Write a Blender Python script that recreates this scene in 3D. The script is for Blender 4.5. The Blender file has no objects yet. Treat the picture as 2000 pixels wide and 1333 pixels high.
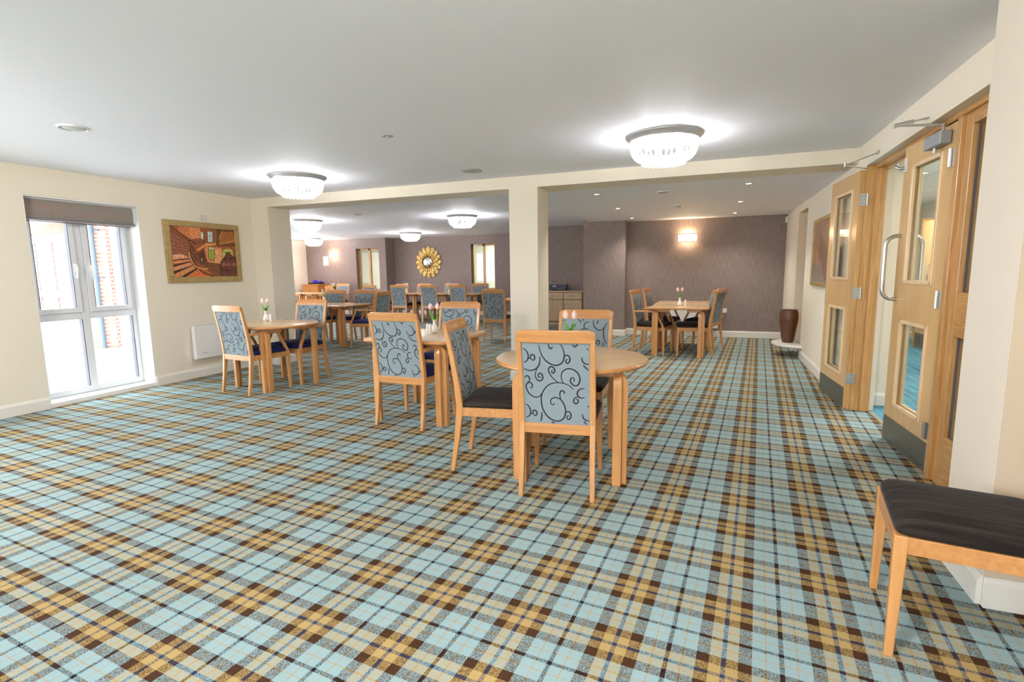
import bpy, math, random
from math import sin, cos, pi, radians
from mathutils import Vector, Matrix
import numpy as np

sc = bpy.context.scene
COL = sc.collection
random.seed(7)

# ------------------------------------------------------------------ camera
CAM_H = 1.35
cd = bpy.data.cameras.new('camera'); cam = bpy.data.objects.new('camera', cd); COL.objects.link(cam)
cd.sensor_width = 36; cd.lens = 36*1010.22/2000; cd.clip_start = 0.05; cd.clip_end = 200
cam.matrix_world = (Matrix.Translation((0, 0, CAM_H)) @ Matrix.Rotation(0.36927, 4, 'Z')
                    @ Matrix.Rotation(pi/2-0.13483, 4, 'X') @ Matrix.Rotation(-0.01414, 4, 'Z'))
sc.camera = cam

# ------------------------------------------------------------------ world, exposure
w = bpy.data.worlds.new('sky'); sc.world = w; w.use_nodes = True
bg = w.node_tree.nodes['Background']; bg.inputs[0].default_value = (0.86, 0.93, 1.0, 1); bg.inputs[1].default_value = 5.0
vs = sc.view_settings
vs.view_transform = 'Standard'; vs.look = 'None'; vs.gamma = 1.0; vs.exposure = 1.42; vs.use_curve_mapping = False
sc.cycles.max_bounces = 10; sc.cycles.diffuse_bounces = 5; sc.cycles.transparent_max_bounces = 12
sc.cycles.sample_clamp_indirect = 6.0
sc.cycles.caustics_reflective = False; sc.cycles.caustics_refractive = False

def light(name, kind, loc, energy, color=(1, 1, 1), size=.1, rot=(0, 0, 0), sy=None, portal=False):
    l = bpy.data.lights.new(name, kind); l.energy = energy; l.color = color
    if kind == 'AREA':
        l.size = size
        if sy: l.shape = 'RECTANGLE'; l.size_y = sy
        l.cycles.is_portal = portal
    else: l.shadow_soft_size = size
    o = bpy.data.objects.new(name, l); COL.objects.link(o); o.location = loc; o.rotation_euler = rot
    return o
# daylight guides in the window openings (they add no light of their own)
light('daylight_portal', 'AREA', (-6.70, 3.70, 1.1), 1, size=2.2, sy=1.12, rot=(0, -pi/2, 0), portal=True)
light('daylight_portal', 'AREA', (-6.70, 1.0, 1.1), 1, size=2.2, sy=1.6, rot=(0, -pi/2, 0), portal=True)
light('daylight_portal', 'AREA', (-.7, -2.75, 1.15), 1, size=2.4, sy=2.1, rot=(pi/2, 0, 0), portal=True)
light('daylight_portal', 'AREA', (-10.9, 7.15, 1.1), 1, size=2.9, sy=2.1, rot=(-pi/2, 0, 0), portal=True)
light('daylight_portal', 'AREA', (-13.25, 10.4, 1.1), 1, size=2.1, sy=4.2, rot=(0, -pi/2, 0), portal=True)

# ------------------------------------------------------------------ materials
def mat(name, col, rough=.5, metal=0., bump=0., bscale=200., spec=.5, sheen=0., coat=0., noise=0., nscale=(8, 8, 8), em=None, ems=0.):
    m = bpy.data.materials.new(name); m.use_nodes = True; nt = m.node_tree; b = nt.nodes['Principled BSDF']
    b.inputs['Base Color'].default_value = (*col, 1); b.inputs['Roughness'].default_value = rough
    b.inputs['Metallic'].default_value = metal; b.inputs['Specular IOR Level'].default_value = spec
    if sheen: b.inputs['Sheen Weight'].default_value = sheen; b.inputs['Sheen Roughness'].default_value = .35
    if coat: b.inputs['Coat Weight'].default_value = coat; b.inputs['Coat Roughness'].default_value = .12
    if em: b.inputs['Emission Color'].default_value = (*em, 1); b.inputs['Emission Strength'].default_value = ems
    tc = None
    if noise or bump:
        tc = nt.nodes.new('ShaderNodeTexCoord'); mp = nt.nodes.new('ShaderNodeMapping')
        nt.links.new(tc.outputs['Object'], mp.inputs['Vector'])
    if noise:
        mp.inputs['Scale'].default_value = nscale
        n = nt.nodes.new('ShaderNodeTexNoise'); n.inputs['Scale'].default_value = 1; n.inputs['Detail'].default_value = 4
        nt.links.new(mp.outputs[0], n.inputs['Vector'])
        r = nt.nodes.new('ShaderNodeValToRGB'); r.color_ramp.elements[0].position = .3; r.color_ramp.elements[1].position = .7
        r.color_ramp.elements[0].color = (*[c*(1-noise) for c in col], 1); r.color_ramp.elements[1].color = (*[min(1, c*(1+noise)) for c in col], 1)
        nt.links.new(n.outputs['Fac'], r.inputs['Fac']); nt.links.new(r.outputs[0], b.inputs['Base Color'])
    if bump:
        n2 = nt.nodes.new('ShaderNodeTexNoise'); n2.inputs['Scale'].default_value = bscale
        nt.links.new(tc.outputs['Object'], n2.inputs['Vector'])
        bp = nt.nodes.new('ShaderNodeBump'); bp.inputs['Strength'].default_value = bump; bp.inputs['Distance'].default_value = .002
        nt.links.new(n2.outputs['Fac'], bp.inputs['Height']); nt.links.new(bp.outputs[0], b.inputs['Normal'])
    return m

def wood(name, c1, c2, rough=.35, scale=(30, 30, 2.0), coat=.3, fine=.5):
    """grain runs along local z unless the scale says otherwise"""
    m = bpy.data.materials.new(name); m.use_nodes = True; nt = m.node_tree; b = nt.nodes['Principled BSDF']; L = nt.links
    tc = nt.nodes.new('ShaderNodeTexCoord'); mp = nt.nodes.new('ShaderNodeMapping'); mp.inputs['Scale'].default_value = scale
    L.new(tc.outputs['Object'], mp.inputs['Vector'])
    n = nt.nodes.new('ShaderNodeTexNoise'); n.inputs['Scale'].default_value = 1; n.inputs['Detail'].default_value = 5; n.inputs['Distortion'].default_value = fine
    L.new(mp.outputs[0], n.inputs['Vector'])
    r = nt.nodes.new('ShaderNodeValToRGB'); e = r.color_ramp.elements
    e[0].position = .32; e[0].color = (*c1, 1); e[1].position = .68; e[1].color = (*c2, 1)
    L.new(n.outputs['Fac'], r.inputs['Fac']); L.new(r.outputs[0], b.inputs['Base Color'])
    b.inputs['Roughness'].default_value = rough; b.inputs['Coat Weight'].default_value = coat; b.inputs['Coat Roughness'].default_value = .15
    return m

M = {}
M['cream'] = mat('cream_paint', (.78, .71, .59), .8, bump=.15, bscale=120, spec=.25)
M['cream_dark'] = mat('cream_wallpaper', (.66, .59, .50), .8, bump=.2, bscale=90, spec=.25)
M['ceiling'] = mat('ceiling_paint', (.85, .86, .92), .7, bump=.1, bscale=60, spec=.25)
M['white'] = mat('white_gloss', (.80, .79, .77), .35)
M['skirt'] = mat('skirting_paint', (.76, .73, .66), .35)
M['upvc'] = mat('white_plastic', (.70, .71, .74), .3)
M['gasket'] = mat('dark_gasket', (.09, .08, .10), .6)
M['beech'] = wood('beech_wood', (.50, .225, .072), (.61, .305, .108), .33, (35, 35, 3))
M['beech_x'] = wood('beech_wood_long_x', (.47, .205, .064), (.59, .285, .10), .33, (3, 35, 35))
M['table'] = wood('table_veneer', (.66, .43, .225), (.71, .48, .265), .24, (3, 14, 14), coat=.35)
M['maple'] = wood('maple_door_veneer', (.62, .385, .165), (.69, .45, .21), .32, (14, 14, 1.2), coat=.3)
M['lip'] = wood('maple_bead', (.76, .53, .31), (.84, .62, .39), .35, (14, 14, 3))
M['ash'] = wood('ash_frame', (.42, .205, .06), (.62, .35, .13), .35, (55, 55, 2.2), coat=.25, fine=1.5)
M['ash_y'] = wood('ash_rail', (.40, .19, .055), (.61, .33, .115), .35, (55, 3, 40), coat=.25, fine=1.5)
M['oak'] = wood('pale_oak', (.50, .35, .20), (.60, .43, .26), .45, (30, 30, 2))
M['oak_dark'] = wood('walnut_edge', (.10, .055, .03), (.15, .08, .045), .45)
M['orangewood'] = wood('orange_wood', (.52, .22, .055), (.62, .28, .08), .4)
M['steel'] = mat('brushed_steel', (.55, .53, .50), .32, 1., noise=.12, nscale=(2, 2, 200))
M['kick'] = mat('kick_plate_steel', (.24, .225, .20), .38, .9, noise=.1, nscale=(3, 3, 60))
M['chrome'] = mat('chrome', (.62, .61, .62), .12, 1.)
M['plate_metal'] = mat('satin_plate_metal', (.62, .61, .64), .35, .6)
M['hinge'] = mat('hinge_steel', (.50, .50, .49), .35, .7)
M['screw'] = mat('screw_dark', (.12, .12, .12), .4, .8)
M['fabric'] = mat('blue_grey_fabric', (.235, .285, .312), .9, bump=.4, bscale=600, sheen=.15, noise=.03, nscale=(160, 160, 160))
M['swirl'] = mat('black_swirl_thread', (.010, .012, .016), .7)
def velvet(name, c, c2):
    m = mat(name, c, .8, spec=.2, sheen=.06, noise=.0)
    nt = m.node_tree; b = nt.nodes['Principled BSDF']; tc = nt.nodes.new('ShaderNodeTexCoord'); mp = nt.nodes.new('ShaderNodeMapping')
    mp.inputs['Scale'].default_value = (55, 2.5, 20); nt.links.new(tc.outputs['Object'], mp.inputs[0])
    n = nt.nodes.new('ShaderNodeTexNoise'); n.inputs['Scale'].default_value = 1; n.inputs['Detail'].default_value = 5; nt.links.new(mp.outputs[0], n.inputs['Vector'])
    r = nt.nodes.new('ShaderNodeValToRGB'); r.color_ramp.elements[0].position = .35; r.color_ramp.elements[1].position = .75
    r.color_ramp.elements[0].color = (*c, 1); r.color_ramp.elements[1].color = (*c2, 1)
    nt.links.new(n.outputs['Fac'], r.inputs[0]); nt.links.new(r.outputs[0], b.inputs['Base Color'])
    return m
M['brown_seat'] = velvet('dark_brown_velvet', (.007, .0045, .0035), (.040, .029, .026))
M['navy_seat'] = velvet('navy_velvet', (.006, .007, .03), (.026, .032, .19))
M['china'] = mat('white_china', (.80, .78, .74), .12, coat=.5)
M['petal'] = mat('pink_petal', (.90, .64, .60), .55, noise=.15, nscale=(60, 60, 30))
M['petal_white'] = mat('white_petal', (.86, .78, .76), .55)
M['stem'] = mat('green_stem', (.16, .42, .05), .5)
M['leaf'] = mat('green_leaf', (.11, .40, .04), .45, noise=.25, nscale=(50, 50, 20))
M['black'] = mat('black_plastic', (.012, .012, .014), .3)
M['silver_dark'] = mat('dark_blue_fascia', (.03, .035, .06), .3, .2)
M['blue_item'] = mat('blue_plastic', (.02, .02, .55), .4)
M['gold'] = mat('gold_frame', (.44, .315, .13), .42, .35, noise=.12, nscale=(20, 20, 20))
M['gilt'] = mat('gilt_leaf', (.84, .50, .16), .40, .35, noise=.45, nscale=(25, 25, 25))
M['gilt_dark'] = mat('gilt_ring', (.30, .15, .04), .4, .7)
M['mirror'] = mat('mirror_glass', (.80, .84, .88), .03, 1.)
M['brown_vase'] = mat('brown_wood_vase', (.115, .045, .022), .4, noise=.25, nscale=(3, 3, 60))
M['paper'] = mat('paper', (.75, .74, .74), .7)
M['grey'] = mat('grey_metal', (.33, .35, .38), .5, .3)
M['pipe'] = mat('grey_downpipe', (.07, .095, .13), .45)
M['patio'] = mat('pale_paving', (.72, .72, .74), .8, noise=.06, nscale=(2, 2, 2))
M['grille'] = mat('vent_grey', (.45, .45, .45), .5)
M['silverstrip'] = mat('threshold_strip', (.5, .44, .38), .35, .8)

# window glass without ray tricks: mostly transparent with a fresnel gloss
def glass_mat(name, tint=(1, 1, 1)):
    m = bpy.data.materials.new(name); m.use_nodes = True; nt = m.node_tree; nt.nodes.clear()
    o = nt.nodes.new('ShaderNodeOutputMaterial'); mx = nt.nodes.new('ShaderNodeMixShader'); t = nt.nodes.new('ShaderNodeBsdfTransparent')
    g = nt.nodes.new('ShaderNodeBsdfGlossy'); g.inputs['Roughness'].default_value = .02; lw = nt.nodes.new('ShaderNodeLayerWeight'); lw.inputs[0].default_value = .5; pw = nt.nodes.new('ShaderNodeMath'); pw.operation = 'POWER'; pw.inputs[1].default_value = 4.5; nt.links.new(lw.outputs['Facing'], pw.inputs[0]); f = nt.nodes.new('ShaderNodeMath'); f.operation = 'MULTIPLY_ADD'; f.inputs[1].default_value = .55; f.inputs[2].default_value = .04; nt.links.new(pw.outputs[0], f.inputs[0])
    t.inputs[0].default_value = (*tint, 1)
    nt.links.new(f.outputs[0], mx.inputs[0]); nt.links.new(t.outputs[0], mx.inputs[1]); nt.links.new(g.outputs[0], mx.inputs[2]); nt.links.new(mx.outputs[0], o.inputs[0])
    return m
M['glass'] = glass_mat('clear_glass', (.95, .98, .97))
def emis(name, col, s, mixw=None):
    return mat(name, (.8, .8, .8), .15, em=col, ems=s)
M['crystal'] = mat('lit_crystal', (.75, .75, .76), .08, coat=1., em=(1, .97, .93), ems=.5)
def crystal_mat():
    m = mat('lit_crystal', (.8, .8, .8), .08, coat=1., em=(1, .98, .96), ems=.32); nt = m.node_tree; o = nt.nodes['Material Output']; bs = nt.nodes['Principled BSDF']
    t = nt.nodes.new('ShaderNodeBsdfTransparent'); mx = nt.nodes.new('ShaderNodeMixShader'); mx.inputs[0].default_value = .5
    nt.links.new(t.outputs[0], mx.inputs[1]); nt.links.new(bs.outputs[0], mx.inputs[2]); nt.links.new(mx.outputs[0], o.inputs[0]); return m
M['crystal'] = crystal_mat()
M['bulb'] = emis('glowing_bulb', (1, .93, .84), 14)
M['lamp_led'] = emis('downlight_led', (1, .95, .85), 9)
M['sconce'] = mat('sconce_glass', (.8, .75, .65), .2, em=(1, .78, .52), ems=2.0)
M['panel_light'] = emis('corridor_light_diffuser', (1, 1, 1), 7)

# wallpaper: brown with fine vertical streaks
def wallpaper():
    m = bpy.data.materials.new('brown_streaked_wallpaper'); m.use_nodes = True; nt = m.node_tree; b = nt.nodes['Principled BSDF']; L = nt.links
    tc = nt.nodes.new('ShaderNodeTexCoord'); mp = nt.nodes.new('ShaderNodeMapping'); mp.inputs['Scale'].default_value = (200, 200, 6)
    L.new(tc.outputs['Object'], mp.inputs[0])
    n = nt.nodes.new('ShaderNodeTexNoise'); n.inputs['Scale'].default_value = 1; n.inputs['Detail'].default_value = 3; L.new(mp.outputs[0], n.inputs['Vector'])
    r = nt.nodes.new('ShaderNodeValToRGB'); e = r.color_ramp.elements
    e[0].position = .33; e[0].color = (.185, .138, .122, 1); e[1].position = .68; e[1].color = (.335, .262, .238, 1)
    L.new(n.outputs['Fac'], r.inputs[0]); L.new(r.outputs[0], b.inputs['Base Color']); b.inputs['Roughness'].default_value = .5
    b.inputs['Specular IOR Level'].default_value = .35
    return m
M['wallpaper'] = wallpaper()

# brick
def brick(name, c1, c2, mortar, rot=(pi/2, 0, 0)):
    m = bpy.data.materials.new(name); m.use_nodes = True; nt = m.node_tree; b = nt.nodes['Principled BSDF']; L = nt.links
    tc = nt.nodes.new('ShaderNodeTexCoord'); mp = nt.nodes.new('ShaderNodeMapping'); L.new(tc.outputs['UV'], mp.inputs[0])
    t = nt.nodes.new('ShaderNodeTexBrick'); t.inputs['Scale'].default_value = 1; t.inputs['Brick Width'].default_value = .225; t.inputs['Row Height'].default_value = .075
    t.inputs['Mortar Size'].default_value = .012; t.inputs['Color1'].default_value = (*c1, 1); t.inputs['Color2'].default_value = (*c2, 1); t.inputs['Mortar'].default_value = (*mortar, 1)
    L.new(mp.outputs[0], t.inputs['Vector']); L.new(t.outputs['Color'], b.inputs['Base Color']); b.inputs['Roughness'].default_value = .85
    return m
M['brick'] = brick('red_brick', (.46, .15, .11), (.56, .24, .18), (.70, .64, .6))
M['clad'] = mat('orange_cladding', (.62, .20, .12), .6)

# tartan carpet ------------------------------------------------------
def carpet():
    P = .3635
    m = bpy.data.materials.new('tartan_carpet'); m.use_nodes = True; nt = m.node_tree; N = nt.nodes; L = nt.links; b = N['Principled BSDF']
    def math_(op, a, bb=None, c=None):
        n = N.new('ShaderNodeMath'); n.operation = op
        for i, x in enumerate((a, bb, c)):
            if x is None: continue
            if isinstance(x, (int, float)): n.inputs[i].default_value = x
            else: L.new(x, n.inputs[i])
        return n.outputs[0]
    tc = N.new('ShaderNodeTexCoord'); sep = N.new('ShaderNodeSeparateXYZ')
    # slight waviness of the weave
    L.new(tc.outputs['Object'], sep.inputs[0]); x, y = sep.outputs[0], sep.outputs[1]
    k = .0753; nrm = 1/math.sqrt(1+k*k)
    u = math_('MULTIPLY', math_('SUBTRACT', x, math_('MULTIPLY', y, k)), nrm)
    v = math_('MULTIPLY', math_('ADD', y, math_('MULTIPLY', x, k)), nrm)
    BLUE = (.31, .445, .468); TAN = (.455, .322, .128); BR = (.060, .025, .010); BK = (.012, .007, .011); NV = (.022, .05, .12); GO = (.44, .30, .13)
    def ramp(c, centre):
        # fraction 0 sits on the centre of the blue block
        t = math_('FRACT', math_('ADD', math_('DIVIDE', math_('SUBTRACT', c, centre), P), 40.0))
        r = N.new('ShaderNodeValToRGB'); r.color_ramp.interpolation = 'CONSTANT'
        stops = [(0, BK), (.0085, BLUE), (.046, GO), (.052, BLUE), (.0935, BR), (.1355, TAN), (.1742, NV), (.1893, TAN), (.228, BR), (.270, BLUE), (.3115, GO), (.3175, BLUE), (.355, BK)]
        e = r.color_ramp.elements; e[0].position = 0; e[0].color = (*stops[0][1], 1); e[1].position = stops[1][0]/P; e[1].color = (*stops[1][1], 1)
        for s, cc in stops[2:]:
            q = e.new(s/P); q.color = (*cc, 1)
        L.new(t, r.inputs[0]); return r.outputs[0]
    wu = ramp(u, CARPET_U); wv = ramp(v, CARPET_V)
    # twill: diagonal threads broken up with noise
    nz = N.new('ShaderNodeTexNoise'); nz.inputs['Scale'].default_value = 260; nz.inputs['Detail'].default_value = 2; L.new(tc.outputs['Object'], nz.inputs['Vector'])
    ph = math_('ADD', math_('DIVIDE', math_('ADD', u, v), .0075), math_('MULTIPLY', nz.outputs['Fac'], 3.0))
    tw = math_('GREATER_THAN', math_('FRACT', math_('ADD', ph, 2000.0)), .5)
    mx = N.new('ShaderNodeMix'); mx.data_type = 'RGBA'; L.new(tw, mx.inputs[0]); L.new(wu, mx.inputs[6]); L.new(wv, mx.inputs[7])
    # tuft speckle
    n2 = N.new('ShaderNodeTexNoise'); n2.inputs['Scale'].default_value = 420; n2.inputs['Detail'].default_value = 2; L.new(tc.outputs['Object'], n2.inputs['Vector'])
    n3 = N.new('ShaderNodeTexNoise'); n3.inputs['Scale'].default_value = 2.5; L.new(tc.outputs['Object'], n3.inputs['Vector'])
    f = math_('ADD', math_('ADD', .53, math_('MULTIPLY', n2.outputs['Fac'], .55)), math_('MULTIPLY', n3.outputs['Fac'], .22))
    mul = N.new('ShaderNodeMix'); mul.data_type = 'RGBA'; mul.blend_type = 'MULTIPLY'; mul.inputs[0].default_value = 1
    cmb = N.new('ShaderNodeCombineColor'); [L.new(f, cmb.inputs[i]) for i in range(3)]
    L.new(mx.outputs[2], mul.inputs[6]); L.new(cmb.outputs[0], mul.inputs[7]); L.new(mul.outputs[2], b.inputs['Base Color'])
    b.inputs['Roughness'].default_value = .95; b.inputs['Specular IOR Level'].default_value = .15
    bp = N.new('ShaderNodeBump'); bp.inputs['Strength'].default_value = .5; bp.inputs['Distance'].default_value = .004
    L.new(n2.outputs['Fac'], bp.inputs['Height']); L.new(bp.outputs[0], b.inputs['Normal'])
    return m
CARPET_U = -.052 + .3635/2; CARPET_V = 2.79 + .3635/2
M['carpet'] = carpet()
def stripe_carpet():
    m = bpy.data.materials.new('blue_striped_carpet'); m.use_nodes = True; nt = m.node_tree; N = nt.nodes; L = nt.links; b = N['Principled BSDF']
    tc = N.new('ShaderNodeTexCoord'); mp = N.new('ShaderNodeMapping'); mp.inputs['Rotation'].default_value = (0, 0, .5); mp.inputs['Scale'].default_value = (1, .02, 1); L.new(tc.outputs['Object'], mp.inputs[0])
    n = N.new('ShaderNodeTexNoise'); n.inputs['Scale'].default_value = 55; n.inputs['Detail'].default_value = 3; L.new(mp.outputs[0], n.inputs['Vector'])
    r = N.new('ShaderNodeValToRGB'); e = r.color_ramp.elements; e[0].position = .38; e[0].color = (.025, .13, .21, 1); e[1].position = .62; e[1].color = (.10, .30, .38, 1)
    L.new(n.outputs['Fac'], r.inputs[0]); L.new(r.outputs[0], b.inputs['Base Color']); b.inputs['Roughness'].default_value = .95
    return m
M['corridor_carpet'] = stripe_carpet()
def tile_ceiling():
    m = bpy.data.materials.new('ceiling_tiles'); m.use_nodes = True; nt = m.node_tree; N = nt.nodes; L = nt.links; b = N['Principled BSDF']
    tc = N.new('ShaderNodeTexCoord'); t = N.new('ShaderNodeTexBrick'); t.offset = 0; t.inputs['Scale'].default_value = 1; t.inputs['Brick Width'].default_value = .6; t.inputs['Row Height'].default_value = .6
    t.inputs['Mortar Size'].default_value = .012; t.inputs['Color1'].default_value = t.inputs['Color2'].default_value = (.72, .74, .74, 1); t.inputs['Mortar'].default_value = (.5, .5, .5, 1)
    L.new(tc.outputs['Object'], t.inputs['Vector']); L.new(t.outputs['Color'], b.inputs['Base Color'])
    return m
M['tiles'] = tile_ceiling()

# ------------------------------------------------------------------ mesh helpers
class MB:
    def __init__(s): s.v = []; s.f = []; s.m = []; s.uv = None
    def add(s, vs_, fs, mi=0):
        o = len(s.v); s.v += [tuple(p) for p in vs_]; s.f += [tuple(i+o for i in f) for f in fs]; s.m += [mi]*len(fs)
    def box(s, x0, y0, z0, x1, y1, z1, mi=0):
        x0, x1 = sorted((x0, x1)); y0, y1 = sorted((y0, y1)); z0, z1 = sorted((z0, z1))
        s.add([(x0, y0, z0), (x1, y0, z0), (x1, y1, z0), (x0, y1, z0), (x0, y0, z1), (x1, y0, z1), (x1, y1, z1), (x0, y1, z1)],
              [(0, 3, 2, 1), (4, 5, 6, 7), (0, 1, 5, 4), (1, 2, 6, 5), (2, 3, 7, 6), (3, 0, 4, 7)], mi)
    def loft(s, rings, mi=0, cap=True, closed=False):
        n = len(rings[0]); vs_ = [p for r in rings for p in r]; fs = []
        K = len(rings)
        for k in range(K if closed else K-1):
            for i in range(n):
                j = (i+1) % n; k2 = (k+1) % K
                fs.append((k*n+i, k*n+j, k2*n+j, k2*n+i))
        if cap and not closed: fs += [tuple(range(n-1, -1, -1)), tuple((K-1)*n+i for i in range(n))]
        s.add(vs_, fs, mi)
    def tube(s, pts, r, seg=8, mi=0, closed=False):
        pts = [Vector(p) for p in pts]; rings = []; up = None; n = len(pts)
        for i, p in enumerate(pts):
            if closed: t = (pts[(i+1) % n]-pts[i-1])
            else: t = pts[min(i+1, n-1)]-pts[max(i-1, 0)]
            t.normalize()
            if up is None:
                up = Vector((0, 0, 1)) if abs(t.z) < .9 else Vector((1, 0, 0))
            a = t.cross(up)
            if a.length < 1e-4: a = t.cross(Vector((1, 0, 0)))
            a.normalize(); b = a.cross(t).normalized(); up = b
            rr = r[i] if isinstance(r, (list, tuple)) else r
            rings.append([tuple(p+a*rr*cos(2*pi*k/seg)+b*rr*sin(2*pi*k/seg)) for k in range(seg)])
        s.loft(rings, mi, closed=closed)
    def lathe(s, prof, seg=24, c=(0, 0, 0), mi=0, cap=True):
        s.loft([[(c[0]+r*cos(2*pi*k/seg), c[1]+r*sin(2*pi*k/seg), c[2]+z) for k in range(seg)] for r, z in prof], mi, cap=cap)
    def prism(s, outline, axis, a, b, mi=0):
        """outline: 2D points; axis: extrusion axis index"""
        def P(p, t):
            if axis == 0: return (t, p[0], p[1])
            if axis == 1: return (p[0], t, p[1])
            return (p[0], p[1], t)
        s.loft([[P(p, a) for p in outline], [P(p, b) for p in outline]], mi)
    def xf(s, Mx, start=0):
        s.v[start:] = [tuple(Mx @ Vector(p)) for p in s.v[start:]]
    def build(s, name, mats, parent=None, smooth=None, bevel=0, loc=None, rot=None, fix=True):
        me = bpy.data.meshes.new(name); me.from_pydata(s.v, [], s.f)
        if not isinstance(mats, (list, tuple)): mats = [mats]
        for mm in mats: me.materials.append(mm)
        me.polygons.foreach_set('material_index', s.m)
        if fix:
            import bmesh
            bm = bmesh.new(); bm.from_mesh(me); bmesh.ops.recalc_face_normals(bm, faces=bm.faces); bm.to_mesh(me); bm.free()
        if smooth is not None:
            me.polygons.foreach_set('use_smooth', [True]*len(me.polygons)); me.set_sharp_from_angle(angle=radians(smooth))
        me.update()
        o = bpy.data.objects.new(name, me); COL.objects.link(o)
        if parent: o.parent = parent
        if loc: o.location = loc
        if rot: o.rotation_euler = rot
        if bevel:
            b = o.modifiers.new('edge', 'BEVEL'); b.width = bevel; b.segments = 2; b.limit_method = 'ANGLE'; b.angle_limit = radians(40)
        return o

def tag(o, label=None, cat=None, group=None, kind=None):
    if label: o['label'] = label
    if cat: o['category'] = cat
    if group: o['group'] = group
    if kind: o['kind'] = kind
    return o
def empty(name, loc=(0, 0, 0), rz=0, **k):
    o = bpy.data.objects.new(name, None); COL.objects.link(o); o.location = loc; o.rotation_euler = (0, 0, rz); o.empty_display_size = .1
    return tag(o, **k)
def kids(o): return [c for c in bpy.data.objects if c.parent == o]
KID = {}
def copy_tree(o, parent=None):
    c = o.copy(); COL.objects.link(c); c.parent = parent
    if o not in KID: KID[o] = kids(o)
    for ch in KID[o]: copy_tree(ch, c)
    return c
def place(proto, used, loc, rz, label, group=None):
    o = proto if not used[0] else copy_tree(proto)
    used[0] = True; o.location = loc; o.rotation_euler = (0, 0, rz); o['label'] = label
    if group: o['group'] = group
    return o
def wallbox(name, boxes, m, label=None, bevel=0):
    b = MB()
    for q in boxes: b.box(*q)
    return tag(b.build(name, m, bevel=bevel), label, kind='structure')
def rrect(hx, hy, r, n=8):
    out = []
    for cx, cy, a0 in ((hx-r, hy-r, 0), (-hx+r, hy-r, pi/2), (-hx+r, -hy+r, pi), (hx-r, -hy+r, 3*pi/2)):
        for i in range(n+1):
            a = a0+pi/2*i/n; out.append((cx+r*cos(a), cy+r*sin(a)))
    return out
# ------------------------------------------------------------------ room shell
C, B = 2.449, 2.314
XL, XR, XP = -6.36, 1.25, 1.045
YB, YC = 5.89, 6.31
b = MB(); b.box(XL-.3, -3, -.1, 1.41, 14.65, 0); b.box(-8.95, YC, -.1, XL-.3, 14.65, 0); b.box(-13, 7.3, -.1, -8.95, 14.65, 0); b.box(1.41, -3, -.1, 3.2, 2.45, 0)
tag(b.build('floor', M['carpet']), 'blue, tan and brown tartan carpet', kind='structure')
wallbox('ceiling', [(XL-.3, -3, C, 3.2, YB+.1, C+.1), (-13, YC-.1, C, -2.38, 14.8, C+.1)], M['ceiling'], 'white ceiling of the main room')
wallbox('ceiling', [(-2.38, YC, B, 1.3, 11.0, C+.05)], M['ceiling'], 'lowered ceiling over the back right bay')
wallbox('ceiling_beam', [(XL, YB, B, XR, YC, C+.02)], M['cream'], 'cream dropped beam across the room')
wallbox('wall_left', [(XL-.30, -3, -.1, XL, .2, C), (XL-.30, 1.8, -.1, XL, 3.15, C), (XL-.30, .2, 2.17, XL, 1.8, C), (XL-.30, 4.26, -.1, XL, YC, C), (XL-.30, 3.15, 2.17, XL, 4.26, C)], M['cream'], 'cream left wall with the window recess')
wallbox('wall_left', [(XL, YB, 0, -6.04, YC, B)], M['cream'], 'short cream return wall under the beam')
wallbox('column', [(-2.292, YB, 0, -1.937, YC, B)], M['cream'], 'cream square column under the beam')
wallbox('wall_left', [(-9.2, YC-.31, -.1, XL, YC, C), (-9.2, YC, -.1, -8.95, 7.35, C), (-13.2, 7.2, -.1, -12.4, 7.35, C), (-12.4, 7.2, 2.17, -9.4, 7.35, C), (-12.4, 7.2, -.1, -9.4, 7.35, .05), (-9.4, 7.2, -.1, -9.2, 7.35, C), (-13.2, 7.35, -.1, -12.9, 8.3, C), (-13.2, 12.5, -.1, -12.9, 14.3, C), (-13.2, 8.3, 2.17, -12.9, 12.5, C), (-13.2, 8.3, -.1, -12.9, 12.5, .05)], M['cream'], 'cream outer walls of the far dining area')
# far walls with internal window openings
LW = (-10.86, -9.98, .78, 2.13); RW = (-6.97, -6.17, .78, 2.18)
def wall_hole(x0, x1, y0, y1, hole):
    hx0, hx1, hz0, hz1 = hole
    return [(x0, y0, 0, hx0, y1, C), (hx1, y0, 0, x1, y1, C), (hx0, y0, 0, hx1, y1, hz0), (hx0, y0, hz1, hx1, y1, C)]
wallbox('wall_back', wall_hole(-12.9, -9.72, 14.1, 14.3, LW)+[(-9.92, 14.3, 0, -9.72, 14.6, C)], M['wallpaper'], 'brown wallpapered far left wall')
wallbox('wall_back', wall_hole(-9.92, -4.5, 14.6, 14.8, RW), M['wallpaper'], 'brown wallpapered far wall behind the row of tables')
wallbox('wall_back', [(-4.6, 12.9, 0, -2.5, 13.1, C), (-4.6, 13.1, 0, -4.5, 14.6, C)], M['wallpaper'], 'brown wallpapered wall behind the sideboard')
wallbox('wall_back', [(-2.5, 10.62, 0, -1.65, 10.93, C), (-2.5, 10.93, 0, -2.4, 12.95, C), (-2.4, 10.93, 0, 1.45, 11.05, C)], M['wallpaper'], 'brown wallpapered wall of the back right bay')
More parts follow.
